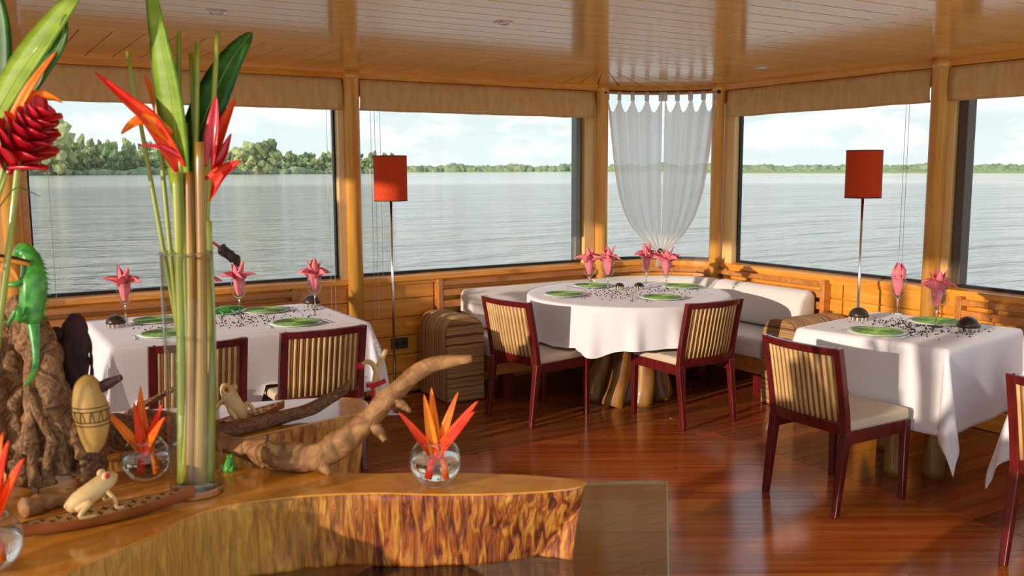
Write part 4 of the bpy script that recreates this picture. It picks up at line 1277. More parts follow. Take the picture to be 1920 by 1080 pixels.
FORK, KNIFE = fork_mesh(), knife_mesh()
centres = {0: (1.31, 5.3), 1: (1.31, 5.3), 2: (4.02, 5.03), 3: (4.37, 3.06)}
for x, y, w, k in plates:
    if k == 0: d = (0, -1)
    elif k == 1: d = (0, 1)
    elif k == 3: d = (0.988, 0.154) if x < 4.4 else (-0.988, -0.154)
    else:
        v = Vector((centres[2][0] - x, centres[2][1] - y)).normalized(); d = (v.x, v.y)
    a = math.atan2(-d[0], d[1])
    for s, me, nm in ((-1, FORK, 'fork'), (1, KNIFE, 'knife')):
        px = x + s * 0.172 * math.cos(a) - 0.09 * d[0]; py = y + s * 0.172 * math.sin(a) - 0.09 * d[1]
        o = place(nm, me, None, (px, py, ZT), a + s * 0.12)
        tag(o, 'steel %s beside the green place mat, %s' % (nm, w), nm, 'steel cutlery')

def shell_dome(x, y, r, where):
    t = thing('shell_dome', (x, y, ZT), 'dark glossy half-shell ornament on pale feet, ' + where, 'ornament', 'half-shell ornaments')
    H = r * 1.32
    prof = [(0.001, H)]
    for k in range(1, 9):
        a = PI / 2 * k / 8
        prof.append((r * math.sin(a), 0.02 + (H - 0.02) * math.cos(a)))
    prof += [(r * 0.9, 0.018), (0.001, 0.022)]
    MB().lathe(prof, 24).build('dome', 'shell', t, smooth=True)
    for i in range(12):
        a = 2 * PI * i / 12
        MB().box(-0.003, 0.003, -0.004, 0.004, 0, 0.022).build('foot', 'shell_foot', t, loc=(r * 0.9 * math.cos(a), r * 0.9 * math.sin(a), 0), rotz=a)
shell_dome(0.745, 5.43, 0.052, 'far left on the long table'); shell_dome(1.925, 5.60, 0.056, 'far right corner of the long table')
shell_dome(4.085, 5.21, 0.034, 'left of the pair on the round table'); shell_dome(4.20, 5.13, 0.036, 'right of the pair on the round table')
shell_dome(4.36, 3.375, 0.055, 'at the far corner of the square table'); shell_dome(4.545, 2.835, 0.057, 'at the right side of the square table')

def seeds(label, c, hx, hy, rot, n, rad=None):
    rnd = random.Random(int(c[0] * 100))
    mb = MB()
    for i in range(n):
        for tr in range(20):
            u, v = rnd.gauss(0, 0.5), rnd.gauss(0, 0.42)
            if abs(u) > 1 or abs(v) > 1: continue
            x, y = u * hx, v * hy
            wx, wy = c[0] + x * math.cos(rot) - y * math.sin(rot), c[1] + x * math.sin(rot) + y * math.cos(rot)
            if all((wx - p[0]) ** 2 + (wy - p[1]) ** 2 > 0.155 ** 2 for p in plates): break
        r = rnd.uniform(0.0035, 0.0058)
        mb.ell((wx - c[0], wy - c[1], r * 0.8), (r, r * 0.8, r * 0.8), 6, 4)
    o = mb.build('scattered_seeds', 'seed', loc=(c[0], c[1], ZT - 0.001))
    tag(o, label, 'seeds', kind='stuff')
seeds('black seeds strewn over the cloth of the long table', (1.35, 5.28), 0.55, 0.36, 0, 190)
seeds('black seeds strewn over the cloth of the round table', (4.03, 5.0), 0.50, 0.45, 0, 170)
seeds('black seeds strewn over the cloth of the square table', (4.40, 3.06), 0.36, 0.34, 0.155, 220)

# green lizard figure lying on the long table
def table_lizard():
    t = thing('lizard_figure', (1.375, 5.55, ZT), 'small green carved lizard lying on the long table', 'figurine')
    mb = MB(); limb(mb, [(-0.13, -0.05, 0.014, 0.003), (-0.09, -0.03, 0.018, 0.010), (-0.04, -0.005, 0.026, 0.022), (0.02, 0.0, 0.028, 0.024), (0.06, 0.01, 0.03, 0.017), (0.09, 0.02, 0.03, 0.016), (0.115, 0.025, 0.026, 0.006)], 20, 10, 0.1, 1)
    mb.build('body', 'lizard', t, smooth=True)
    for x, y, s in ((0.03, 0, 1), (0.03, 0, -1), (-0.04, -0.005, 1), (-0.04, -0.005, -1)):
        m2 = MB(); limb(m2, [(x, y + s * 0.012, 0.022, 0.007), (x + 0.008, y + s * 0.035, 0.02, 0.006), (x + 0.018, y + s * 0.045, 0.006, 0.005)], 8, 7, 0, 0); m2.build('leg', 'lizard', t, smooth=True)
table_lizard()

# socket on the left wall, ceiling downlights
def outlet():
    t = thing('wall_socket', (2.735, YL - 0.008, 0.36), 'small dark wall socket low on the panelling behind the lamp', 'socket')
    MB().box(-0.065, 0.065, -0.012, 0.004, -0.04, 0.04).build('plate', 'outlet', t, bevel=0.004)
    for s in (-1, 1):
        MB().lathe([(0.018, 0), (0.018, 0.004), (0.013, 0.006)], 12).build('receptacle', 'black', t, loc=(s * 0.03, -0.013, 0)).rotation_euler = (PI / 2, 0, 0)
outlet()
def downlight(x, y, where):
    t = thing('downlight', (x, y, ZC), 'small chrome recessed ceiling light ' + where, 'ceiling light', 'recessed ceiling lights')
    MB().lathe([(0.045, 0.0), (0.045, -0.004), (0.034, -0.007), (0.030, 0.0)], 22, closed=True).build('ring', 'chrome', t, smooth=True)
    MB().lathe([(0.030, -0.001), (0.02, -0.004), (0.001, -0.006)], 18).build('lens', 'plate_glass', t, smooth=True)
downlight(1.036, 4.12, 'above the long table at left'); downlight(2.25, 3.755, 'in the middle of the boarded ceiling'); downlight(4.73, 4.52, 'near the corner curtain')

# ------------------------------------------------------------------ the display table in the foreground
ZG, ZS1 = 0.78, 0.94
CR = Vector((0.8537, -0.5208, 0.0)); CF = Vector((0.521, 0.854, 0.0))   # across / along the display table
def display_table():
    poly = [(1.586, 1.812), (-0.335, 2.886), (-1.08, 2.01), (0.84, 0.94)]
    t = thing('glass_table', (0.4, 1.9, 0), 'glass-topped display table under the live-edge slab', 'table')
    loc = [(x - 0.4, y - 1.9) for x, y in poly]
    g = MB().prism(loc, ZG - 0.012, ZG).build('glass_top', 'table_glass', t)
    edge = MB()
    for i in range(4):
        a, b = loc[i], loc[(i + 1) % 4]
        edge.tube([(a[0], a[1], ZG - 0.006), (b[0], b[1], ZG - 0.006)], 0.0028, 4)
    edge.build('glass_rim', 'glass_edge', t)
    for i, (x, y) in enumerate(((0.75, 1.60), (-0.35, 2.2))):
        mb = MB(); limb(mb, [(x - 0.4, y - 1.9, 0, 0.17), (x - 0.4, y - 1.9, 0.3, 0.14), (x - 0.4, y - 1.9, ZG - 0.012, 0.15)], 10, 16, 0.2, i * 4)
        mb.build('stump_leg', 'trunk', t, smooth=True)
display_table()

def resample(poly, n):
    P = [Vector(p) for p in poly]; m = len(P)
    out = []
    for k in range(n):
        x = k / n * m; i = int(x); t = x - i
        p0, p1, p2, p3 = P[(i - 1) % m], P[i % m], P[(i + 1) % m], P[(i + 2) % m]
        out.append(0.5 * (2 * p1 + (p2 - p0) * t + (2 * p0 - 5 * p1 + 4 * p2 - p3) * t * t + (3 * p1 - p0 - 3 * p2 + p3) * t ** 3))
    return out
def slab(name, label, poly, ztop, th, under, bark, legs=(), tip=None):
    """poly counter-clockwise (top view)"""
    c = Vector((sum(p[0] for p in poly) / len(poly), sum(p[1] for p in poly) / len(poly)))
    t = thing(name, (c.x, c.y, ztop - th if not legs else 0), label, 'wood slab')
    z0 = t.location.z
    R = [p - c for p in resample(poly, 220)]
    n = len(R)
    nor = []
    for i in range(n):
        d = (R[(i + 1) % n] - R[(i - 1) % n]).normalized(); nor.append(Vector((d.y, -d.x)))
    V, F = [], []
    rings = [0.0, 0.03, 0.12, 0.25, 0.4, 0.55, 0.7, 0.85, 0.96, 1.0]
    for q in rings:
        for i in range(n):
            nz = noise.noise(Vector((R[i].x * 9, R[i].y * 9, q * 1.2))) * 0.010 + noise.noise(Vector((R[i].x * 30, R[i].y * 30, q * 2.5))) * 0.005
            u = under * q
            if tip is not None: u += tip[2] * q * math.exp(-((R[i] + c - Vector(tip[:2])).length / 0.22) ** 2)
            lip = 0.004 if q == 0 else 0
            off = -(u) + (nz if 0 < q else 0) - lip
            p = R[i] + nor[i] * off
            V.append((p.x, p.y, ztop - th * q - z0 + (0.006 * noise.noise(Vector((R[i].x * 7, R[i].y * 7, 5))) if q > 0.9 else 0) * (1 if legs else 0)))
    m = len(rings)
    for j in range(m - 1):
        for i in range(n):
            k = (i + 1) % n
            F.append((j * n + i, (j + 1) * n + i, (j + 1) * n + k, j * n + k))
    F.append(tuple((m - 1) * n + i for i in range(n - 1, -1, -1)))
    F.append(tuple(range(n)))
    MB().add(V, F).build('bark_edge', bark, t, smooth=True)
    top = [(p.x, p.y) for p in [R[i] - nor[i] * 0.001 for i in range(n)]]
    MB().prism(top, ztop - z0 - 0.003, ztop - z0 + 0.001).build('polished_top', 'slab_top', t)
    for i, (x, y, r) in enumerate(legs):
        mb = MB(); limb(mb, [(x - c.x, y - c.y, 0, r * 1.1), (x - c.x, y - c.y, 0.4, r), (x - c.x, y - c.y, ztop - th + 0.01, r)], 8, 14, 0.2, i)
        mb.build('stump_leg', 'trunk', t, smooth=True)
near1 = [(1.113, 1.529), (1.058, 1.524), (0.932, 1.573), (0.818, 1.64), (0.709, 1.717), (0.612, 1.766), (0.531, 1.791), (0.437, 1.804), (0.349, 1.778), (0.241, 1.701), (0.148, 1.649), (0.071, 1.584), (-0.017, 1.55), (-0.2, 1.52)]
back1 = [(1.118, 1.552), (1.045, 1.637), (0.878, 1.765), (0.754, 1.835), (0.622, 1.94), (0.496, 2.045), (0.36, 2.12), (0.204, 2.17), (0.052, 2.20), (-0.12, 2.22), (-0.3, 2.1), (-0.33, 1.8)]
slab('live_edge_slab', 'long live-edge wooden slab with polished top and dark red bark in front', list(reversed(near1)) + back1, ZS1, ZS1 - ZG, 0.008, 'slab_bark', tip=(1.11, 1.54, 0.045))
near2 = [(0.992, 2.43), (0.945, 2.345), (0.806, 2.308), (0.653, 2.274), (0.538, 2.25), (0.409, 2.235), (0.271, 2.245), (0.10, 2.26)]
back2 = [(0.975, 2.50), (0.90, 2.55), (0.74, 2.60), (0.60, 2.63), (0.44, 2.68), (0.26, 2.72), (0.06, 2.70), (0.0, 2.45)]
slab('side_slab', 'shorter live-edge wooden slab with pale brown sides behind the driftwood', list(reversed(near2)) + back2, ZS1, 0.20, 0.012, 'slab_bark2', legs=((0.75, 2.44, 0.09), (0.25, 2.48, 0.09)), tip=(0.98, 2.45, 0.02))

# driftwood
def drift(name, label, strands, m, cat='driftwood', names=None, n=30, sides=12, wob=0.3):
    p = strands[0][0]
    zmin = min(q[2] - q[3] for s in strands for q in s)
    o = Vector((p[0], p[1], zmin))
    t = thing(name, o, label, cat)
    for i, s in enumerate(strands):
        mb = MB(); limb(mb, [(q[0] - o.x, q[1] - o.y, q[2] - o.z, q[3]) for q in s], n, sides, wob, i * 2.7 + p[0] * 10)
        mb.build(names[i] if names else ('trunk' if i == 0 else 'branch'), m, t, smooth=True)
    return t
DA = [(0.5, 2.145, 0.975, 0.0189), (0.55, 2.05, 0.972, 0.0243), (0.596, 1.962, 0.972, 0.0310), (0.654, 1.916, 0.974, 0.0296), (0.707, 1.889, 1.004, 0.0284), (0.761, 1.864, 1.057, 0.0248), (0.814, 1.85, 1.107, 0.0214), (0.858, 1.83, 1.15, 0.019), (0.905, 1.817, 1.172, 0.0167), (0.951, 1.79, 1.18, 0.0119), (0.977, 1.775, 1.184, 0.0072)]
drift('driftwood_branch', 'curved brown driftwood branch rising to the right on the front slab', [DA,
      [(0.761, 1.864, 1.057, 0.0154), (0.774, 1.841, 1.035, 0.0118), (0.783, 1.821, 1.014, 0.0059)],
      [(0.814, 1.85, 1.101, 0.0143), (0.831, 1.825, 1.084, 0.0083), (0.843, 1.816, 1.072, 0.0035)],
      [(0.612, 1.953, 0.970, 0.019), (0.579, 1.942, 0.993, 0.0141), (0.555, 1.937, 1.019, 0.0046)],
      [(0.66, 1.899, 0.966, 0.0165), (0.668, 1.881, 0.953, 0.0115), (0.669, 1.866, 0.946, 0.007)],
      [(0.554, 2.023, 0.968, 0.0145), (0.561, 2.005, 0.955, 0.0106), (0.563, 1.99, 0.946, 0.0062)]], 'drift', n=44, sides=16, wob=0.35)
drift('driftwood_branch', 'straight tapering driftwood branch lying on the side slab', [
      [(0.500, 2.275, 0.958, 0.017), (0.579, 2.29, 0.960, 0.0185), (0.678, 2.315, 0.961, 0.0185), (0.782, 2.335, 0.967, 0.0175), (0.857, 2.345, 0.990, 0.0155), (0.89, 2.349, 1.008, 0.0131), (0.907, 2.352, 1.024, 0.0073), (0.92, 2.357, 1.034, 0.0029)],
      [(0.86, 2.345, 0.992, 0.012), (0.875, 2.335, 1.00, 0.007), (0.885, 2.325, 1.012, 0.003)]], 'drift_dark', n=36, sides=14)
drift('driftwood_log', 'thick dark driftwood log behind the small fish bowl', [[(0.20, 2.315, 0.985, 0.040), (0.30, 2.31, 0.988, 0.046), (0.40, 2.305, 0.985, 0.044), (0.47, 2.30, 0.98, 0.030)]], 'drift_dark', n=24, sides=16)
drift('driftwood_stick', 'thin dark driftwood stick leaning over the side slab', [[(0.28, 2.46, 0.95, 0.0075), (0.381, 2.485, 0.995, 0.009), (0.484, 2.52, 1.03, 0.007)], [(0.381, 2.485, 0.995, 0.005), (0.44, 2.47, 1.03, 0.004), (0.49, 2.46, 1.045, 0.002)]], 'drift_dark')
drift('driftwood_stick', 'short brown log behind the frog tray', [[(0.082, 1.945, 0.959, 0.0188), (0.146, 1.975, 0.957, 0.016), (0.223, 1.985, 0.954, 0.013)]], 'drift')
roots = [
    [(0.115, 2.228, 1.335, 0.026), (0.130, 2.198, 1.265, 0.031), (0.152, 2.160, 1.188, 0.034), (0.165, 2.128, 1.1, 0.0339), (0.170, 2.112, 1.022, 0.0294), (0.165, 2.105, 0.968, 0.0271)],
    [(0.09, 2.284, 1.292, 0.0304), (0.101, 2.262, 1.187, 0.0398), (0.086, 2.231, 1.076, 0.0394), (0.095, 2.176, 0.992, 0.0297), (0.094, 2.123, 0.967, 0.0269)],
    [(0.145, 2.255, 1.278, 0.024), (0.165, 2.228, 1.196, 0.028), (0.165, 2.186, 1.116, 0.0278), (0.134, 2.143, 1.072, 0.0294), (0.099, 2.132, 1.017, 0.0201)],
    [(0.176, 2.096, 1.094, 0.0224), (0.211, 2.067, 1.039, 0.0246), (0.22, 2.066, 0.991, 0.0225), (0.196, 2.074, 0.961, 0.0202)],
    [(0.132, 2.146, 1.25, 0.0112), (0.115, 2.131, 1.152, 0.0089), (0.116, 2.107, 1.078, 0.0111), (0.112, 2.086, 1.004, 0.0099), (0.11, 2.054, 0.950, 0.0098)],
    [(0.136, 2.136, 1.194, 0.009), (0.12, 2.126, 1.141, 0.0078), (0.134, 2.097, 1.089, 0.0089), (0.15, 2.081, 1.045, 0.01), (0.137, 2.081, 0.99, 0.0111), (0.14, 2.072, 0.956, 0.0155)],
    [(0.214, 2.156, 1.099, 0.0255), (0.238, 2.13, 1.018, 0.0232), (0.239, 2.121, 0.975, 0.0209), (0.215, 2.108, 0.959, 0.0184)],
    [(0.03, 2.26, 1.25, 0.030), (0.05, 2.23, 1.12, 0.034), (0.04, 2.19, 1.02, 0.030), (0.03, 2.13, 0.965, 0.024)],
    [(0.16, 2.19, 1.13, 0.026), (0.13, 2.17, 1.05, 0.030), (0.15, 2.15, 0.965, 0.024)]]
drift('gnarled_root', 'tangle of gnarled brown roots standing on the slab at left', roots, 'root', names=['root_strand'] * len(roots), n=30, sides=14, wob=0.5)

# ------------------------------------------------------------------ flowers and vases
def flower_petals(t, o, petals, name='bract'):
    for pts, W, m in petals:
        P = [Vector(p) - o for p in pts]
        ax = (P[-1] - P[0]).normalized()
        side = CF * -1 + Vector((0, 0, 0.5))
        MB().petal(P, W, side, 0.9, 0.004, n=12, prof=lambda q: max(0.02, (math.sin(PI * min(1.0, 0.16 + 0.84 * q) ** 0.75)) ** 0.9)).build(name, m, t, smooth=True)
def stalk(label, p0, p1, r, m='stem', group=None, extra=None):
    o = Vector(p0)
    t = thing('cut_stalk', o, label, 'stalk', group)
    mid = Vector(p0).lerp(Vector(p1), 0.5) + Vector((random.uniform(-.008, .008), random.uniform(-.008, .008), 0))
    MB().tube(smooth_path([Vector((0, 0, 0)), mid - o, Vector(p1) - o], 14), [r * (1.1 - 0.35 * k / 14) for k in range(15)], 10).build('stem', m, t, smooth=True)
    MB().lathe([(r * 0.70, -0.002), (r * 0.70, 0.001)], 10).build('cut_end', 'cream_carve', t, loc=Vector(p1) - o)
    return t
VX, VY = 0.40, 1.915
def tall_vase(x, y, h, r, label, water):
    t = thing('tall_vase', (x, y, ZS1 + 0.001), label, 'vase')
    MB().lathe([(r * 1.10, 0.0), (r * 1.08, 0.006), (r * 1.04, 0.12), (r, h), (r - 0.0025, h + 0.001), (r * 1.04 - 0.0028, 0.12), (r * 1.07 - 0.0028, 0.022), (0.001, 0.019)], 40).build('glass_body', 'vase_glass', t, smooth=True)
    MB().lathe([(r * 1.065, 0.002), (r * 1.05, 0.016), (0.001, 0.0165)], 32).build('glass_foot', 'glass_thick', t, smooth=False)
    MB().lathe([(r + 0.0012, h - 0.003), (r + 0.0012, h + 0.0015), (r - 0.0035, h + 0.0015), (r - 0.0035, h - 0.003)], 36, closed=True).build('rim', 'glass_thick', t, smooth=True)
    MB().lathe([(0.001, 0.0205), (r - 0.0035, 0.0225), (r - 0.0032, water), (0.001, water)], 36).build('water', 'vase_water', t, smooth=False)
    return t
tall_vase(VX, VY, 0.50, 0.050, 'tall clear glass vase of stems on the front slab', 0.325)
tall_vase(0.0, 2.02, 0.50, 0.050, 'tall clear glass vase cut off at the left edge', 0.32)
tops = [(0.338, 2.074, 1.847, 0.0045), (0.38, 2.053, 1.875, 0.0045), (0.435, 2.045, 1.893, 0.0060), (0.462, 2.001, 1.866, 0.0062), (0.505, 2.003, 1.893, 0.0055), (0.452, 2.02, 1.845, 0.005), (0.395, 2.03, 1.86, 0.0048)]
rs = random.Random(21)
for i, (x, y, z, r) in enumerate(tops):
    a = 2 * PI * i / len(tops) + 0.6
    b = (VX + 0.026 * math.cos(a), VY + 0.022 * math.sin(a), ZS1 + 0.026)
    order = sorted(tops)
    nth = ('leftmost', 'second from left', 'third from left', 'middle one', 'third from right', 'second from right', 'rightmost')[order.index((x, y, z, r))]
    stalk('cut green stalk in the tall vase, ' + nth + ' at its top', b, (x, y, z), r * 1.25, 'stem', 'cut stalks in the tall vase')
for i, (p, q) in enumerate((((0.385, 1.90, 0.966), (0.425, 1.965, 1.60)), ((0.415, 1.93, 0.966), (0.447, 1.985, 1.58)), ((0.40, 1.888, 0.966), (0.443, 1.94, 1.66)), ((0.375, 1.92, 0.966), (0.40, 1.965, 1.60)), ((0.395, 1.925, 0.966), (0.425, 1.995, 1.70)), ((0.42, 1.90, 0.966), (0.455, 1.955, 1.50)))):
    stalk(('thick reddish stalk on the middle left in the tall vase', 'thick yellow-green stalk on the right in the tall vase', 'thick reddish stalk on the middle right in the tall vase', 'thick yellow-green stalk on the left in the tall vase', 'thick reddish stalk at the back centre of the tall vase', 'short thick yellow-green stalk at the right front of the tall vase')[i], p, q, 0.012, 'stem_red' if i % 2 == 0 else 'stem', 'leaf stalks in the tall vase')

def big_leaf(label, pts, W, m, nrm, stem_from=None):
    o = Vector(stem_from if stem_from else pts[0])
    t = thing('broad_leaf', o, label, 'leaf')
    P = [Vector(p) - o for p in pts]
    MB().petal(P, W, nrm, 0.14, 0.0012, n=22, prof=lambda q: max(0.03, math.sin(PI * (0.06 + 0.94 * q) ** 0.9) ** 0.65)).build('blade', m, t, smooth=True)
    MB().tube(smooth_path(P, 16), [0.0016 * (1.1 - 0.8 * k / 16) for k in range(17)], 6).build('midrib', 'stem', t, smooth=True)
    if stem_from:
        MB().tube(smooth_path([Vector((0, 0, 0)), P[0] * 0.5 + Vector((0.004, 0, 0)), P[0]], 12), 0.006, 8).build('stem', 'stem', t, smooth=True)
    return t
FRONT = (-0.52, -0.85, 0.1)
big_leaf('long light green leaf reaching the top edge above the tall vase', [(0.414, 1.978, 1.50), (0.408, 1.979, 1.636), (0.40, 1.985, 1.754), (0.388, 1.995, 1.861), (0.372, 2.012, 2.01)], 0.033, 'leaf_light', (-0.75, -0.6, 0.1), (0.41, 1.925, 0.966))
big_leaf('broad dark green leaf leaning right above the tall vase', [(0.43, 2.018, 1.56), (0.452, 2.014, 1.66), (0.488, 2.013, 1.75), (0.53, 2.011, 1.832), (0.578, 2.008, 1.897)], 0.037, 'leaf_dark', (-0.45, -0.86, 0.25), (0.42, 1.92, 0.966))

def heliconia(label, petals, stem_pts, m='stem'):
    o = Vector(stem_pts[0])
    t = thing('heliconia', o, label, 'flower')
    MB().tube(smooth_path([Vector(p) - o for p in stem_pts], 16), 0.0055, 9).build('stem', m, t, smooth=True)
    flower_petals(t, o, petals)
    return t
heliconia('red heliconia bloom pointing left from the tall vase', [
    ([(0.415, 1.975, 1.60), (0.367, 1.987, 1.695), (0.321, 1.998, 1.742), (0.262, 2.013, 1.800)], 0.017, 'heli_red'),
    ([(0.395, 1.985, 1.672), (0.348, 1.988, 1.702), (0.304, 1.998, 1.678)], 0.015, 'heli_orange'),
    ([(0.400, 2.015, 1.66), (0.385, 2.04, 1.74), (0.365, 2.065, 1.805)], 0.011, 'heli_orange'),
    ([(0.402, 2.015, 1.66), (0.392, 2.033, 1.757), (0.383, 2.042, 1.815)], 0.012, 'heli_red'),
    ([(0.41, 1.97, 1.63), (0.375, 1.975, 1.65), (0.335, 1.985, 1.655)], 0.006, 'ginger')],
    [(0.39, 1.905, 0.966), (0.405, 1.95, 1.40), (0.412, 1.98, 1.64)])
heliconia('dark red heliconia bloom on the right of the tall vase', [
    ([(0.465, 1.98, 1.60), (0.497, 1.985, 1.675), (0.533, 1.989, 1.755)], 0.019, 'heli_red'),
    ([(0.462, 1.975, 1.545), (0.488, 1.957, 1.590), (0.522, 1.931, 1.625)], 0.020, 'heli_red'),
    ([(0.468, 1.97, 1.61), (0.480, 1.965, 1.69), (0.488, 1.967, 1.757)], 0.016, 'ginger'),
    ([(0.47, 1.975, 1.60), (0.495, 1.965, 1.63), (0.512, 1.96, 1.68)], 0.014, 'ginger')],
    [(0.42, 1.905, 0.966), (0.438, 1.945, 1.40), (0.468, 1.98, 1.64)])
def hanging_bud():
    o = Vector((0.44, 1.94, 1.46))
    t = thing('flower_bud', (0.466, 1.955, 1.40), 'dark purple bud drooping over the right rim of the tall vase', 'flower bud')
    o = t.location
    MB().tube(smooth_path([Vector((0.43, 1.94, 1.40)) - o, Vector((0.452, 1.958, 1.458)) - o, Vector((0.484, 1.947, 1.438)) - o], 10), 0.003, 7).build('stem', 'ginger', t, smooth=True)
    for k in range(6):
        p = Vector((0.482, 1.948, 1.439)).lerp(Vector((0.508, 1.932, 1.416)), k / 5) - o
        MB().ell(p, (0.010 - 0.0008 * k, 0.010 - 0.0008 * k, 0.013), 8, 6, wob=0.3, seed=k).build('bud_scale', 'fur', t, smooth=True)
hanging_bud()

# arrangement in the vase at the left edge
def ginger_flower():
    base, tip = Vector((0.095, 2.045, 1.60)), Vector((0.178, 1.955, 1.735))
    ax = (tip - base).normalized()
    o = Vector((0.01, 2.02, 0.966))
    t = thing('ginger_flower', o, 'large red torch ginger flower at the left edge', 'flower')
    MB().tube(smooth_path([Vector((0, 0, 0)), Vector((0.03, 2.05, 1.35)) - o, base - o], 14), 0.006, 9).build('stem', 'stem', t, smooth=True)
    u = ax.orthogonal().normalized(); w = ax.cross(u)
    L = (tip - base).length
    for k in range(34):
        q = k / 33
        a = k * 2.39996
        rad = u * math.cos(a) + w * math.sin(a)
        b = base + ax * (L * (0.02 + 0.78 * q)) - o
        ln = 0.064 * (1 - 0.35 * q) * (0.75 + 0.35 * math.sin(PI * min(1, q + 0.2)))
        sp = 0.75 - 0.45 * q
        mid = b + ax * ln * 0.55 + rad * (0.020 + ln * sp * 0.45)
        end = b + ax * ln * 0.9 + rad * (0.022 + ln * sp)
        MB().petal([b + rad * 0.004, mid, end], 0.026 * (1 - 0.25 * q), (ax - rad * 0.8), 0.30, 0.0015, n=7, prof=lambda x: max(0.05, math.sin(PI * (0.15 + 0.85 * x) ** 1.2) ** 0.6)).build('petal', 'ginger', t, smooth=True)
ginger_flower()
big_leaf('wide light green leaf at the top left corner', [(0.075, 2.10, 1.68), (0.125, 2.055, 1.775), (0.186, 2.005, 1.868), (0.25, 1.965, 1.955)], 0.034, 'leaf_light', (-0.7, -0.68, 0.2), (0.0, 2.03, 0.966))
big_leaf('dark green leaf cut off by the left edge', [(0.085, 2.115, 1.68), (0.10, 2.119, 1.78), (0.108, 2.127, 1.90), (0.095, 2.142, 2.003)], 0.03, 'leaf_dark', FRONT, (-0.01, 2.02, 0.966))
big_leaf('narrow green leaf behind the ginger flower', [(0.14, 2.03, 1.74), (0.17, 2.00, 1.79), (0.205, 1.985, 1.85), (0.215, 1.98, 1.90)], 0.014, 'leaf_dark', FRONT, (0.005, 2.0, 0.966))
heliconia('orange heliconia bract behind the red ginger flower', [([(0.12, 2.03, 1.70), (0.16, 2.0, 1.745), (0.20, 1.98, 1.735)], 0.011, 'heli_orange'), ([(0.11, 2.03, 1.68), (0.15, 2.0, 1.76), (0.195, 1.985, 1.83)], 0.010, 'heli_orange')],
          [(0.012, 2.0, 0.966), (0.05, 2.04, 1.4), (0.12, 2.03, 1.70)])
def twig():
    o = Vector((0.087, 2.007, 1.555)); 
    t = thing('leaf_twig', (0.015, 2.01, 0.97), 'thin green twig curling out at the left edge', 'twig')
    b = t.location
    MB().tube(smooth_path([Vector((0, 0, 0)), Vector((0.05, 2.01, 1.42)) - b, Vector((0.098, 2.0, 1.60)) - b], 14), 0.0035, 7).build('stem', 'stem', t, smooth=True)
    MB().petal([Vector((0.072, 2.007, 1.52)) - b, Vector((0.108, 1.996, 1.57)) - b, Vector((0.129, 1.983, 1.567)) - b, Vector((0.15, 1.968, 1.556)) - b], 0.0035, (0, 0, 1), 0.3, 0.001, n=10).build('leaf', 'leaf_dark', t, smooth=True)
twig()

# fish-bowl vases with heliconia bracts
def fish_bowl(x, y, r, label, flabel, petals):
    t = thing('fish_bowl', (x, y, ZS1 + 0.001), label, 'bowl')
    prof_o, prof_i, wat = [], [], []
    a0, a1 = math.radians(160), math.radians(38)
    for k in range(17):
        a = a0 + (a1 - a0) * k / 16
        prof_o.append((r * math.sin(a), r * 0.94 + r * math.cos(a)))
        prof_i.append(((r - 0.0022) * math.sin(a), r * 0.94 + (r - 0.0022) * math.cos(a)))
    MB().lathe(prof_o + prof_i[::-1], 36).build('glass_body', 'vase_glass', t, smooth=True)
    zw = r * 1.08
    for k in range(17):
        a = a0 + (a1 - a0) * k / 16
        rr = r - 0.003
        z = r * 0.94 + rr * math.cos(a)
        if z > zw: break
        wat.append((rr * math.sin(a), z))
    wat.append((math.sqrt(max(1e-6, (r - 0.003) ** 2 - (zw - r * 0.94) ** 2)), zw)); wat.append((0.001, zw))
    MB().lathe(wat, 36).build('water', 'water_clear', t, smooth=True)
    R1 = r * math.sin(a1); z1 = r * 0.94 + r * math.cos(a1)
    MB().lathe([(R1 + 0.001, z1 - 0.002), (R1 + 0.001, z1 + 0.002), (R1 - 0.003, z1 + 0.002), (R1 - 0.003, z1 - 0.002)], 32, closed=True).build('rim', 'glass_thick', t, smooth=True)
    f = thing('heliconia', (x, y, ZS1 + 0.02), flabel, 'flower', rotz=0)
    base = Vector((0, 0, 0.075))
    for k, (dx, dz, dy, W, m) in enumerate(petals):
        tip = CR * dx + CF * dy + Vector((0, 0, dz))
        root = CR * (dx * 0.06) + Vector((0, 0, 0.042))
        mid = root.lerp(tip, 0.5) + Vector((0, 0, -0.004)) + CR * (-dx * 0.04)
        MB().petal([root, mid, tip], W, (CF * -1 + Vector((0, 0, 0.9)) - CR * dx * 3).normalized(), 0.8, 0.004, n=12, prof=lambda q: max(0.02, math.sin(PI * min(1.0, 0.14 + 0.86 * q) ** 0.75) ** 0.9)).build('bract', m, f, smooth=True)
    MB().tube([CR * 0.016 + Vector((0, 0, 0.004)), CR * 0.012 + Vector((0, 0, 0.07))], 0.0055, 8).build('stem', 'heli_orange', f, smooth=True)
    MB().tube([CR * -0.012 + Vector((0, 0, 0.006)), CR * 0.004 + Vector((0, 0, 0.06))], 0.006, 8).build('stem', 'heli_red', f, smooth=True)
fish_bowl(0.84, 1.69, 0.056, 'round glass fish bowl half full of water at the right of the front slab', 'orange-red heliconia in the fish bowl on the right of the slab',
          [(-0.072, 0.145, -0.02, 0.012, 'heli_red'), (-0.022, 0.178, 0.0, 0.012, 'heli_orange'), (-0.008, 0.188, 0.02, 0.013, 'heli_orange'), (0.048, 0.178, 0.02, 0.011, 'heli_orange'), (0.090, 0.168, -0.02, 0.013, 'heli_red'), (0.084, 0.150, -0.035, 0.012, 'heli_red')])
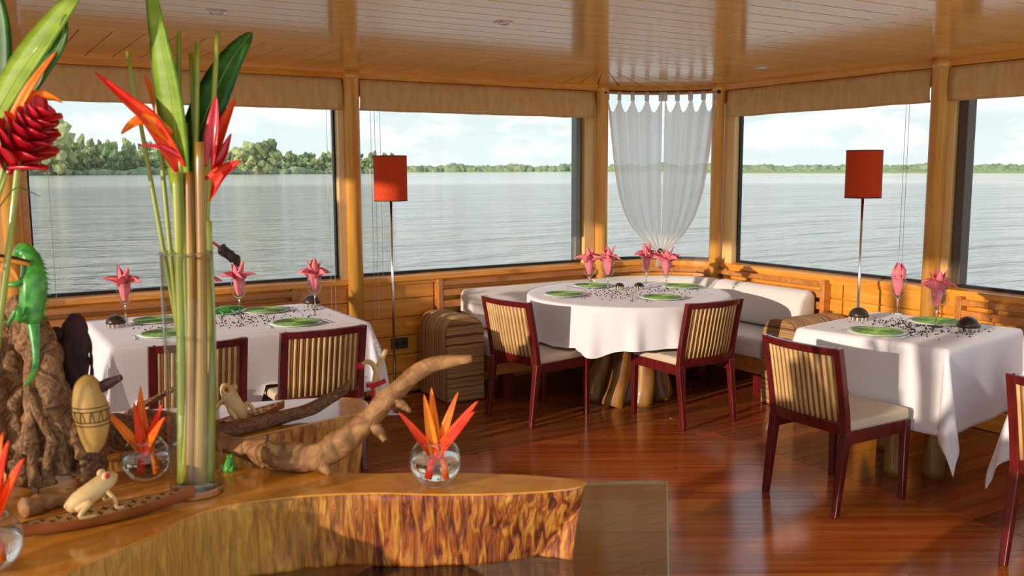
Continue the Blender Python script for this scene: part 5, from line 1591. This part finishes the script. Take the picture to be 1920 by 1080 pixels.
fish_bowl(0.325, 2.045, 0.052, 'round glass fish bowl behind the tall vase', 'orange heliconia in the fish bowl behind the tall vase',
          [(-0.085, 0.150, -0.01, 0.011, 'heli_orange'), (-0.020, 0.155, 0.0, 0.011, 'heli_red'), (-0.012, 0.185, 0.02, 0.013, 'heli_orange'), (0.040, 0.150, 0.0, 0.012, 'heli_red'), (0.055, 0.13, -0.03, 0.012, 'heli_orange')])
fish_bowl(0.018, 1.705, 0.054, 'round glass fish bowl at the lower left corner', 'red heliconia at the lower left corner',
          [(0.045, 0.205, 0.0, 0.012, 'heli_red'), (0.068, 0.175, 0.0, 0.014, 'heli_red'), (0.02, 0.21, 0.03, 0.012, 'heli_orange'), (-0.05, 0.18, 0, 0.012, 'heli_orange')])

# ------------------------------------------------------------------ carved figures
def frog(label, x, y, z, yaw, pitch, s=1.0, m='cream_carve'):
    t = thing('frog_figure', (x, y, z), label, 'figurine', rotz=yaw)
    P = Quaternion((0, 1, 0), -pitch)
    mb = MB()
    B = lambda v: tuple(P @ Vector(v) * s + Vector((0, 0, 0.030 * s)))
    mb.add(*(lambda q: (q.V, q.F))(MB().tube([B((-0.052, 0, 0)), B((-0.042, 0, 0.004)), B((-0.015, 0, 0.006)), B((0.015, 0, 0.008)), B((0.038, 0, 0.010)), B((0.052, 0, 0.008)), B((0.058, 0, 0.006))], [v * s for v in (0.005, 0.014, 0.021, 0.020, 0.018, 0.012, 0.003)], 12)))
    mb.build('body', m, t, smooth=True)
    for sd in (-1, 1):
        e = MB().ell(B((0.036, sd * 0.012, 0.024)), (0.009 * s, 0.006 * s, 0.009 * s), 10, 7).build('eye_ridge', m, t, smooth=True)
        MB().ell(B((0.037, sd * 0.0165, 0.025)), (0.0055 * s, 0.003 * s, 0.0055 * s), 8, 6).build('eye', 'eye_red', e, smooth=True)
        mm = MB(); limb(mm, [B((0.022, sd * 0.014, 0.0)) + (0.0055 * s,), (0.030 * s, sd * 0.028 * s, 0.022 * s, 0.0045 * s), (0.034 * s, sd * 0.030 * s, 0.004 * s, 0.004 * s), (0.046 * s, sd * 0.034 * s, 0.002 * s, 0.003 * s)], 12, 8, 0, 0); mm.build('front_leg', m, t, smooth=True)
        mm = MB(); limb(mm, [B((-0.040, sd * 0.014, 0.0)) + (0.007 * s,), (-0.018 * s, sd * 0.034 * s, 0.030 * s, 0.006 * s), (-0.040 * s, sd * 0.036 * s, 0.006 * s, 0.0045 * s), (-0.010 * s, sd * 0.040 * s, 0.002 * s, 0.003 * s)], 14, 8, 0, 0); mm.build('hind_leg', m, t, smooth=True)
    MB().box(*(lambda c: (c[0] - 0.004 * s, c[0] + 0.008 * s, -0.010 * s, 0.010 * s, c[2] - 0.0006, c[2] + 0.0006))(B((0.050, 0, 0.006)))).build('mouth', 'ink', t)
    return t
def boat_tray(label, x, y, z, yaw, L, W, H):
    t = thing('carved_tray', (x, y, z), label, 'tray', rotz=yaw)
    def hull(u, v):
        X = (u - 0.5) * L
        w = W / 2 * max(0.004, math.sin(PI * (0.003 + 0.994 * u))) ** 1.05
        a = PI * v
        rise = 0.35 * H * (2 * u - 1) ** 2
        return (X, -w * math.cos(a), rise + H * (1 - math.sin(a) ** 0.7) + 0.0)
    MB().grid(hull, 32, 12).build('hull', 'tray', t, smooth=True)
    V, F = [], []
    n = 32
    for i in range(n + 1):
        u = i / n
        X = (u - 0.5) * L; w = W / 2 * max(0.004, math.sin(PI * (0.003 + 0.994 * u))) ** 1.05 * 0.97; zz = H * 0.93 + 0.35 * H * (2 * u - 1) ** 2
        V += [(X, -w, zz), (X, w, zz)]
    F = [(2 * i, 2 * i + 2, 2 * i + 3, 2 * i + 1) for i in range(n)]
    d = MB().add(V, F).build('deck', 'tray_light', t, smooth=True)
    # incised border lines and key pattern
    ink = MB()
    for k in range(int(L / 0.016)):
        u = 0.10 + 0.8 * k / max(1, int(L / 0.016) - 1)
        X = (u - 0.5) * L; w = W / 2 * math.sin(PI * u) ** 0.7; zz = H * 0.93 + 0.35 * H * (2 * u - 1) ** 2
        y0 = -w * 0.75 if k % 2 else -w * 0.1
        ink.box(X - 0.0012, X + 0.0012, y0, y0 + w * 0.75, zz, zz + 0.0008)
        ink.box(X - 0.006, X + 0.006, y0 + w * 0.35, y0 + w * 0.35 + 0.0018, zz, zz + 0.0008)
    ink.build('incised_pattern', 'ink', t)
    return t
yaw1 = math.atan2(1.855 - 1.815, 0.372 - 0.055)
boat_tray('boat-shaped carved tray with dark key pattern under the front frog', 0.215, 1.838, ZS1 + 0.001, yaw1, 0.34, 0.062, 0.026)
frog('cream carved frog with red eyes sitting on the front tray', 0.195, 1.842, ZS1 + 0.028, yaw1 + 0.12, 0.42, 0.95)
yaw2 = math.atan2(2.475 - 2.36, 0.755 - 0.55)
boat_tray('small carved boat tray on the side slab', 0.645, 2.405, ZS1 + 0.001, 0.48, 0.26, 0.055, 0.022)
frog('cream striped frog with its head raised on the side slab tray', 0.595, 2.378, ZS1 + 0.026, 2.2, 0.95, 1.05)
frog('tiny green toy frog beside the tall vase', 0.494, 2.022, ZS1 + 0.002, 0.8, 0.8, 0.42, 'lizard')

def iguana():
    P = [(0.112, 2.183, 1.425, 0.006), (0.122, 2.178, 1.434, 0.0125), (0.132, 2.172, 1.436, 0.0155), (0.141, 2.163, 1.413, 0.0165), (0.140, 2.148, 1.373, 0.0215), (0.135, 2.145, 1.329, 0.0205), (0.134, 2.139, 1.290, 0.0135), (0.134, 2.122, 1.254, 0.0089), (0.132, 2.105, 1.212, 0.0066), (0.122, 2.090, 1.187, 0.0055), (0.106, 2.075, 1.170, 0.0022)]
    o = Vector((0.134, 2.14, 1.17))
    t = thing('iguana_figure', o, 'bright green iguana figure clinging to the gnarled roots', 'figurine')
    loc = [(q[0] - o.x, q[1] - o.y, q[2] - o.z, q[3]) for q in P]
    mb = MB(); limb(mb, [(a, b, c, r * 1.22) for a, b, c, r in loc[:7]], 24, 14, 0.12, 3); mb.build('body', 'lizard', t, smooth=True)
    mb = MB(); limb(mb, loc[6:], 16, 10, 0.05, 3); mb.build('tail', 'lizard', t, smooth=True)
    S = smooth_path(loc[2:7], 16)
    for k in range(15):
        q = Vector(S[k][:3]); r = S[k][3]
        b = q + CR * r * 1.1
        MB().tube([b, b + CR * 0.006 + Vector((0, 0, -0.001)), b + CR * 0.013 + Vector((0, 0, -0.004))], [0.003, 0.002, 0.0005], 5).build('spine', 'lizard', t)
    for L in ([(0.128, 2.145, 1.385, 0.0076), (0.108, 2.135, 1.374, 0.0065), (0.088, 2.150, 1.372, 0.0054)], [(0.128, 2.135, 1.314, 0.0076), (0.107, 2.125, 1.299, 0.0065), (0.108, 2.118, 1.328, 0.0054), (0.088, 2.130, 1.292, 0.0044)]):
        mb = MB(); limb(mb, [(q[0] - o.x, q[1] - o.y, q[2] - o.z, q[3]) for q in L], 10, 8, 0, 0); mb.build('leg', 'lizard', t, smooth=True)
    MB().ell(Vector((0.122, 2.166, 1.440)) - o, (0.003, 0.003, 0.003), 8, 6).build('eye', 'ink', t, smooth=True)
iguana()
def gourd_bird():
    P = [(0.219, 2.030, 1.026, 0.012), (0.223, 2.033, 1.045, 0.022), (0.224, 2.034, 1.075, 0.0301), (0.222, 2.036, 1.113, 0.0355), (0.218, 2.038, 1.146, 0.0300), (0.221, 2.040, 1.172, 0.0233), (0.224, 2.040, 1.186, 0.0089)]
    o = Vector((0.222, 2.035, 1.014))
    t = thing('gourd_bird', o, 'tan carved gourd bird with dark beak perched on the roots', 'figurine')
    mb = MB(); limb(mb, [(q[0] - o.x, q[1] - o.y, q[2] - o.z, q[3]) for q in P], 28, 22, 0.03, 0); mb.build('body', 'gourd', t, smooth=True)
    mb = MB(); mb.tube([Vector((0.240, 2.035, 1.158)) - o, Vector((0.258, 2.028, 1.168)) - o, Vector((0.282, 2.018, 1.180)) - o], [0.0125, 0.0115, 0.006], 8); mb.build('beak', 'fur', t)
    MB().ell(Vector((0.222, 2.016, 1.166)) - o, (0.003, 0.003, 0.003), 8, 6).build('eye', 'ink', t)
    S = smooth_path([(q[0] - o.x, q[1] - o.y, q[2] - o.z, q[3]) for q in P], 60)
    def ring(z):
        q = min(S, key=lambda s: abs(s[2] - z))
        return MB().lathe([(q[3] + 0.0005, -0.001), (q[3] + 0.0013, 0), (q[3] + 0.0005, 0.001), (q[3] - 0.001, 0)], 30, closed=True).build('painted_band', 'ink', t, loc=(q[0], q[1], z))
    z0 = P[2][2] - o.z
    for dz in (0.012, 0.020, 0.042, 0.050): ring(z0 + dz)
    for i in range(24):
        a = 2 * PI * i / 24
        za, zb = z0 + 0.021, z0 + 0.041
        qa = min(S, key=lambda s: abs(s[2] - za)); qb = min(S, key=lambda s: abs(s[2] - zb))
        aa = a + (0.12 if i % 2 else -0.05)
        MB().tube([(qa[0] + qa[3] * math.cos(a), qa[1] + qa[3] * math.sin(a), za), ((qa[0] + qb[0]) / 2 + 1.012 * (qa[3] + qb[3]) / 2 * math.cos((a + aa) / 2), (qa[1] + qb[1]) / 2 + 1.012 * (qa[3] + qb[3]) / 2 * math.sin((a + aa) / 2), (za + zb) / 2), (qb[0] + qb[3] * math.cos(aa), qb[1] + qb[3] * math.sin(aa), zb)], 0.0009, 4).build('painted_stroke', 'ink', t)
    for s in (-1, 1):
        MB().tube([(s * 0.008, -0.004, 0.014), (s * 0.010, -0.008, 0.0), (s * 0.012, -0.018, -0.002)], 0.0025, 6).build('foot', 'fur', t)
gourd_bird()
def dark_figure():
    P = [(0.215, 2.228, 1.10, 0.020), (0.216, 2.234, 1.14, 0.0255), (0.219, 2.239, 1.19, 0.0287), (0.222, 2.243, 1.235, 0.0290), (0.224, 2.247, 1.27, 0.0225), (0.224, 2.248, 1.288, 0.008)]
    o = Vector((0.215, 2.23, 1.08))
    t = thing('shaggy_figure', o, 'dark shaggy carved figure standing behind the roots', 'figurine')
    mb = MB(); limb(mb, [(q[0] - o.x, q[1] - o.y, q[2] - o.z, q[3]) for q in P], 26, 20, 0.2, 5); mb.build('body', 'fur', t, smooth=True)
    MB().ell(Vector((0.188, 2.252, 1.243)) - o, (0.017, 0.015, 0.017), 12, 8, wob=0.4, seed=2).build('head', 'fur', t, smooth=True)
    for k in range(3):
        b = Vector((0.243, 2.23, 1.25 - 0.03 * k)) - o
        MB().tube(smooth_path([b, b + Vector((0.008, -0.006, -0.03)), b + Vector((0.004, -0.004, -0.075))], 8), 0.0028, 6).build('hair_strand', 'fur', t, smooth=True)
    # base peg down to the slab
    mb = MB(); limb(mb, [(0, 0, 0.03, 0.012), (0.0, -0.01, -0.06, 0.010), (0.005, -0.02, -0.139, 0.016)], 8, 8, 0.1, 0); mb.build('stand', 'drift_dark', t, smooth=True)
dark_figure()
def seed_pod():
    o = Vector((0.095, 2.15, 1.395))
    t = thing('seed_pod', o, 'orange-rimmed open seed pod cut off at the left edge', 'seed pod')
    pts = [Vector((0.045, 2.19, 1.422)), Vector((0.072, 2.165, 1.424)), Vector((0.104, 2.145, 1.42)), Vector((0.136, 2.128, 1.416))]
    MB().petal([p - o for p in pts], 0.018, (0, 0, 1), 0.55, 0.006, n=14).build('husk', 'pod_orange', t, smooth=True)
    MB().petal([p - o + Vector((0, 0, 0.0035)) for p in pts], 0.011, (0, 0, 1), 0.5, 0.002, n=14).build('seed_bed', 'ink', t, smooth=True)
    MB().petal([Vector((0.085, 2.15, 1.412)) - o, Vector((0.10, 2.14, 1.40)) - o, Vector((0.112, 2.135, 1.378)) - o], 0.012, FRONT, 0.4, 0.003, n=8).build('lobe', 'pod_orange', t, smooth=True)
    MB().tube(smooth_path([Vector((0.06, 2.18, 1.42)) - o, Vector((0.05, 2.20, 1.37)) - o, Vector((0.07, 2.25, 1.29)) - o], 8), 0.005, 7).build('stalk', 'drift_dark', t, smooth=True)
seed_pod()
def yarn_twig():
    o = Vector((0.899, 2.36, 0.945))
    D = Vector((0.0, 0.0, 0.0))
    k = 2.55 / 2.35
    def w(p): return Vector((p[0] * k, p[1] * k, 1.6 + (p[2] - 1.6) * k))
    A1 = [w(p) for p in ((0.899, 2.141, 1.028), (0.899, 2.146, 1.062), (0.907, 2.148, 1.103), (0.92, 2.143, 1.13), (0.929, 2.141, 1.15))]
    A2 = [w(p) for p in ((0.904, 2.148, 1.089), (0.894, 2.145, 1.114), (0.881, 2.154, 1.121), (0.866, 2.162, 1.11))]
    o = Vector((A1[0].x, A1[0].y, 0.942))
    t = thing('forked_twig', o, 'pale forked twig tied with red yarn behind the curved driftwood', 'twig')
    m = MB(); limb(m, [(0.0, 0.0, 0.0, 0.010)] + [(p.x - o.x, p.y - o.y, p.z - o.z, r) for p, r in zip(A1, (0.010, 0.0095, 0.008, 0.0065, 0.006))], 16, 9, 0.15, 1); m.build('stem', 'cream_carve', t, smooth=True)
    m = MB(); limb(m, [(p.x - o.x, p.y - o.y, p.z - o.z, r) for p, r in zip(A2, (0.008, 0.007, 0.0065, 0.006))], 10, 9, 0.15, 2); m.build('branch', 'cream_carve', t, smooth=True)
    MB().ell(A2[-1] - o, (0.014, 0.011, 0.011), 10, 7, wob=0.3).build('yarn_tip', 'red_yarn', t, smooth=True)
    c = A1[1] - o
    MB().tube(smooth_path([c + CR * -0.022 + CF * -0.012, c + CF * -0.014, c + CR * 0.03 + CF * -0.01 + Vector((0, 0, 0.012))], 8), 0.0065, 8).build('yarn_tie', 'red_yarn', t, smooth=True)
    MB().tube(smooth_path([c + CF * -0.014 + CR * -0.006, c + CF * -0.016 + CR * -0.004 + Vector((0, 0, -0.022)), c + CF * -0.015 + CR * -0.006 + Vector((0, 0, -0.045))], 8), 0.005, 8).build('yarn_end', 'red_yarn', t, smooth=True)
yarn_twig()
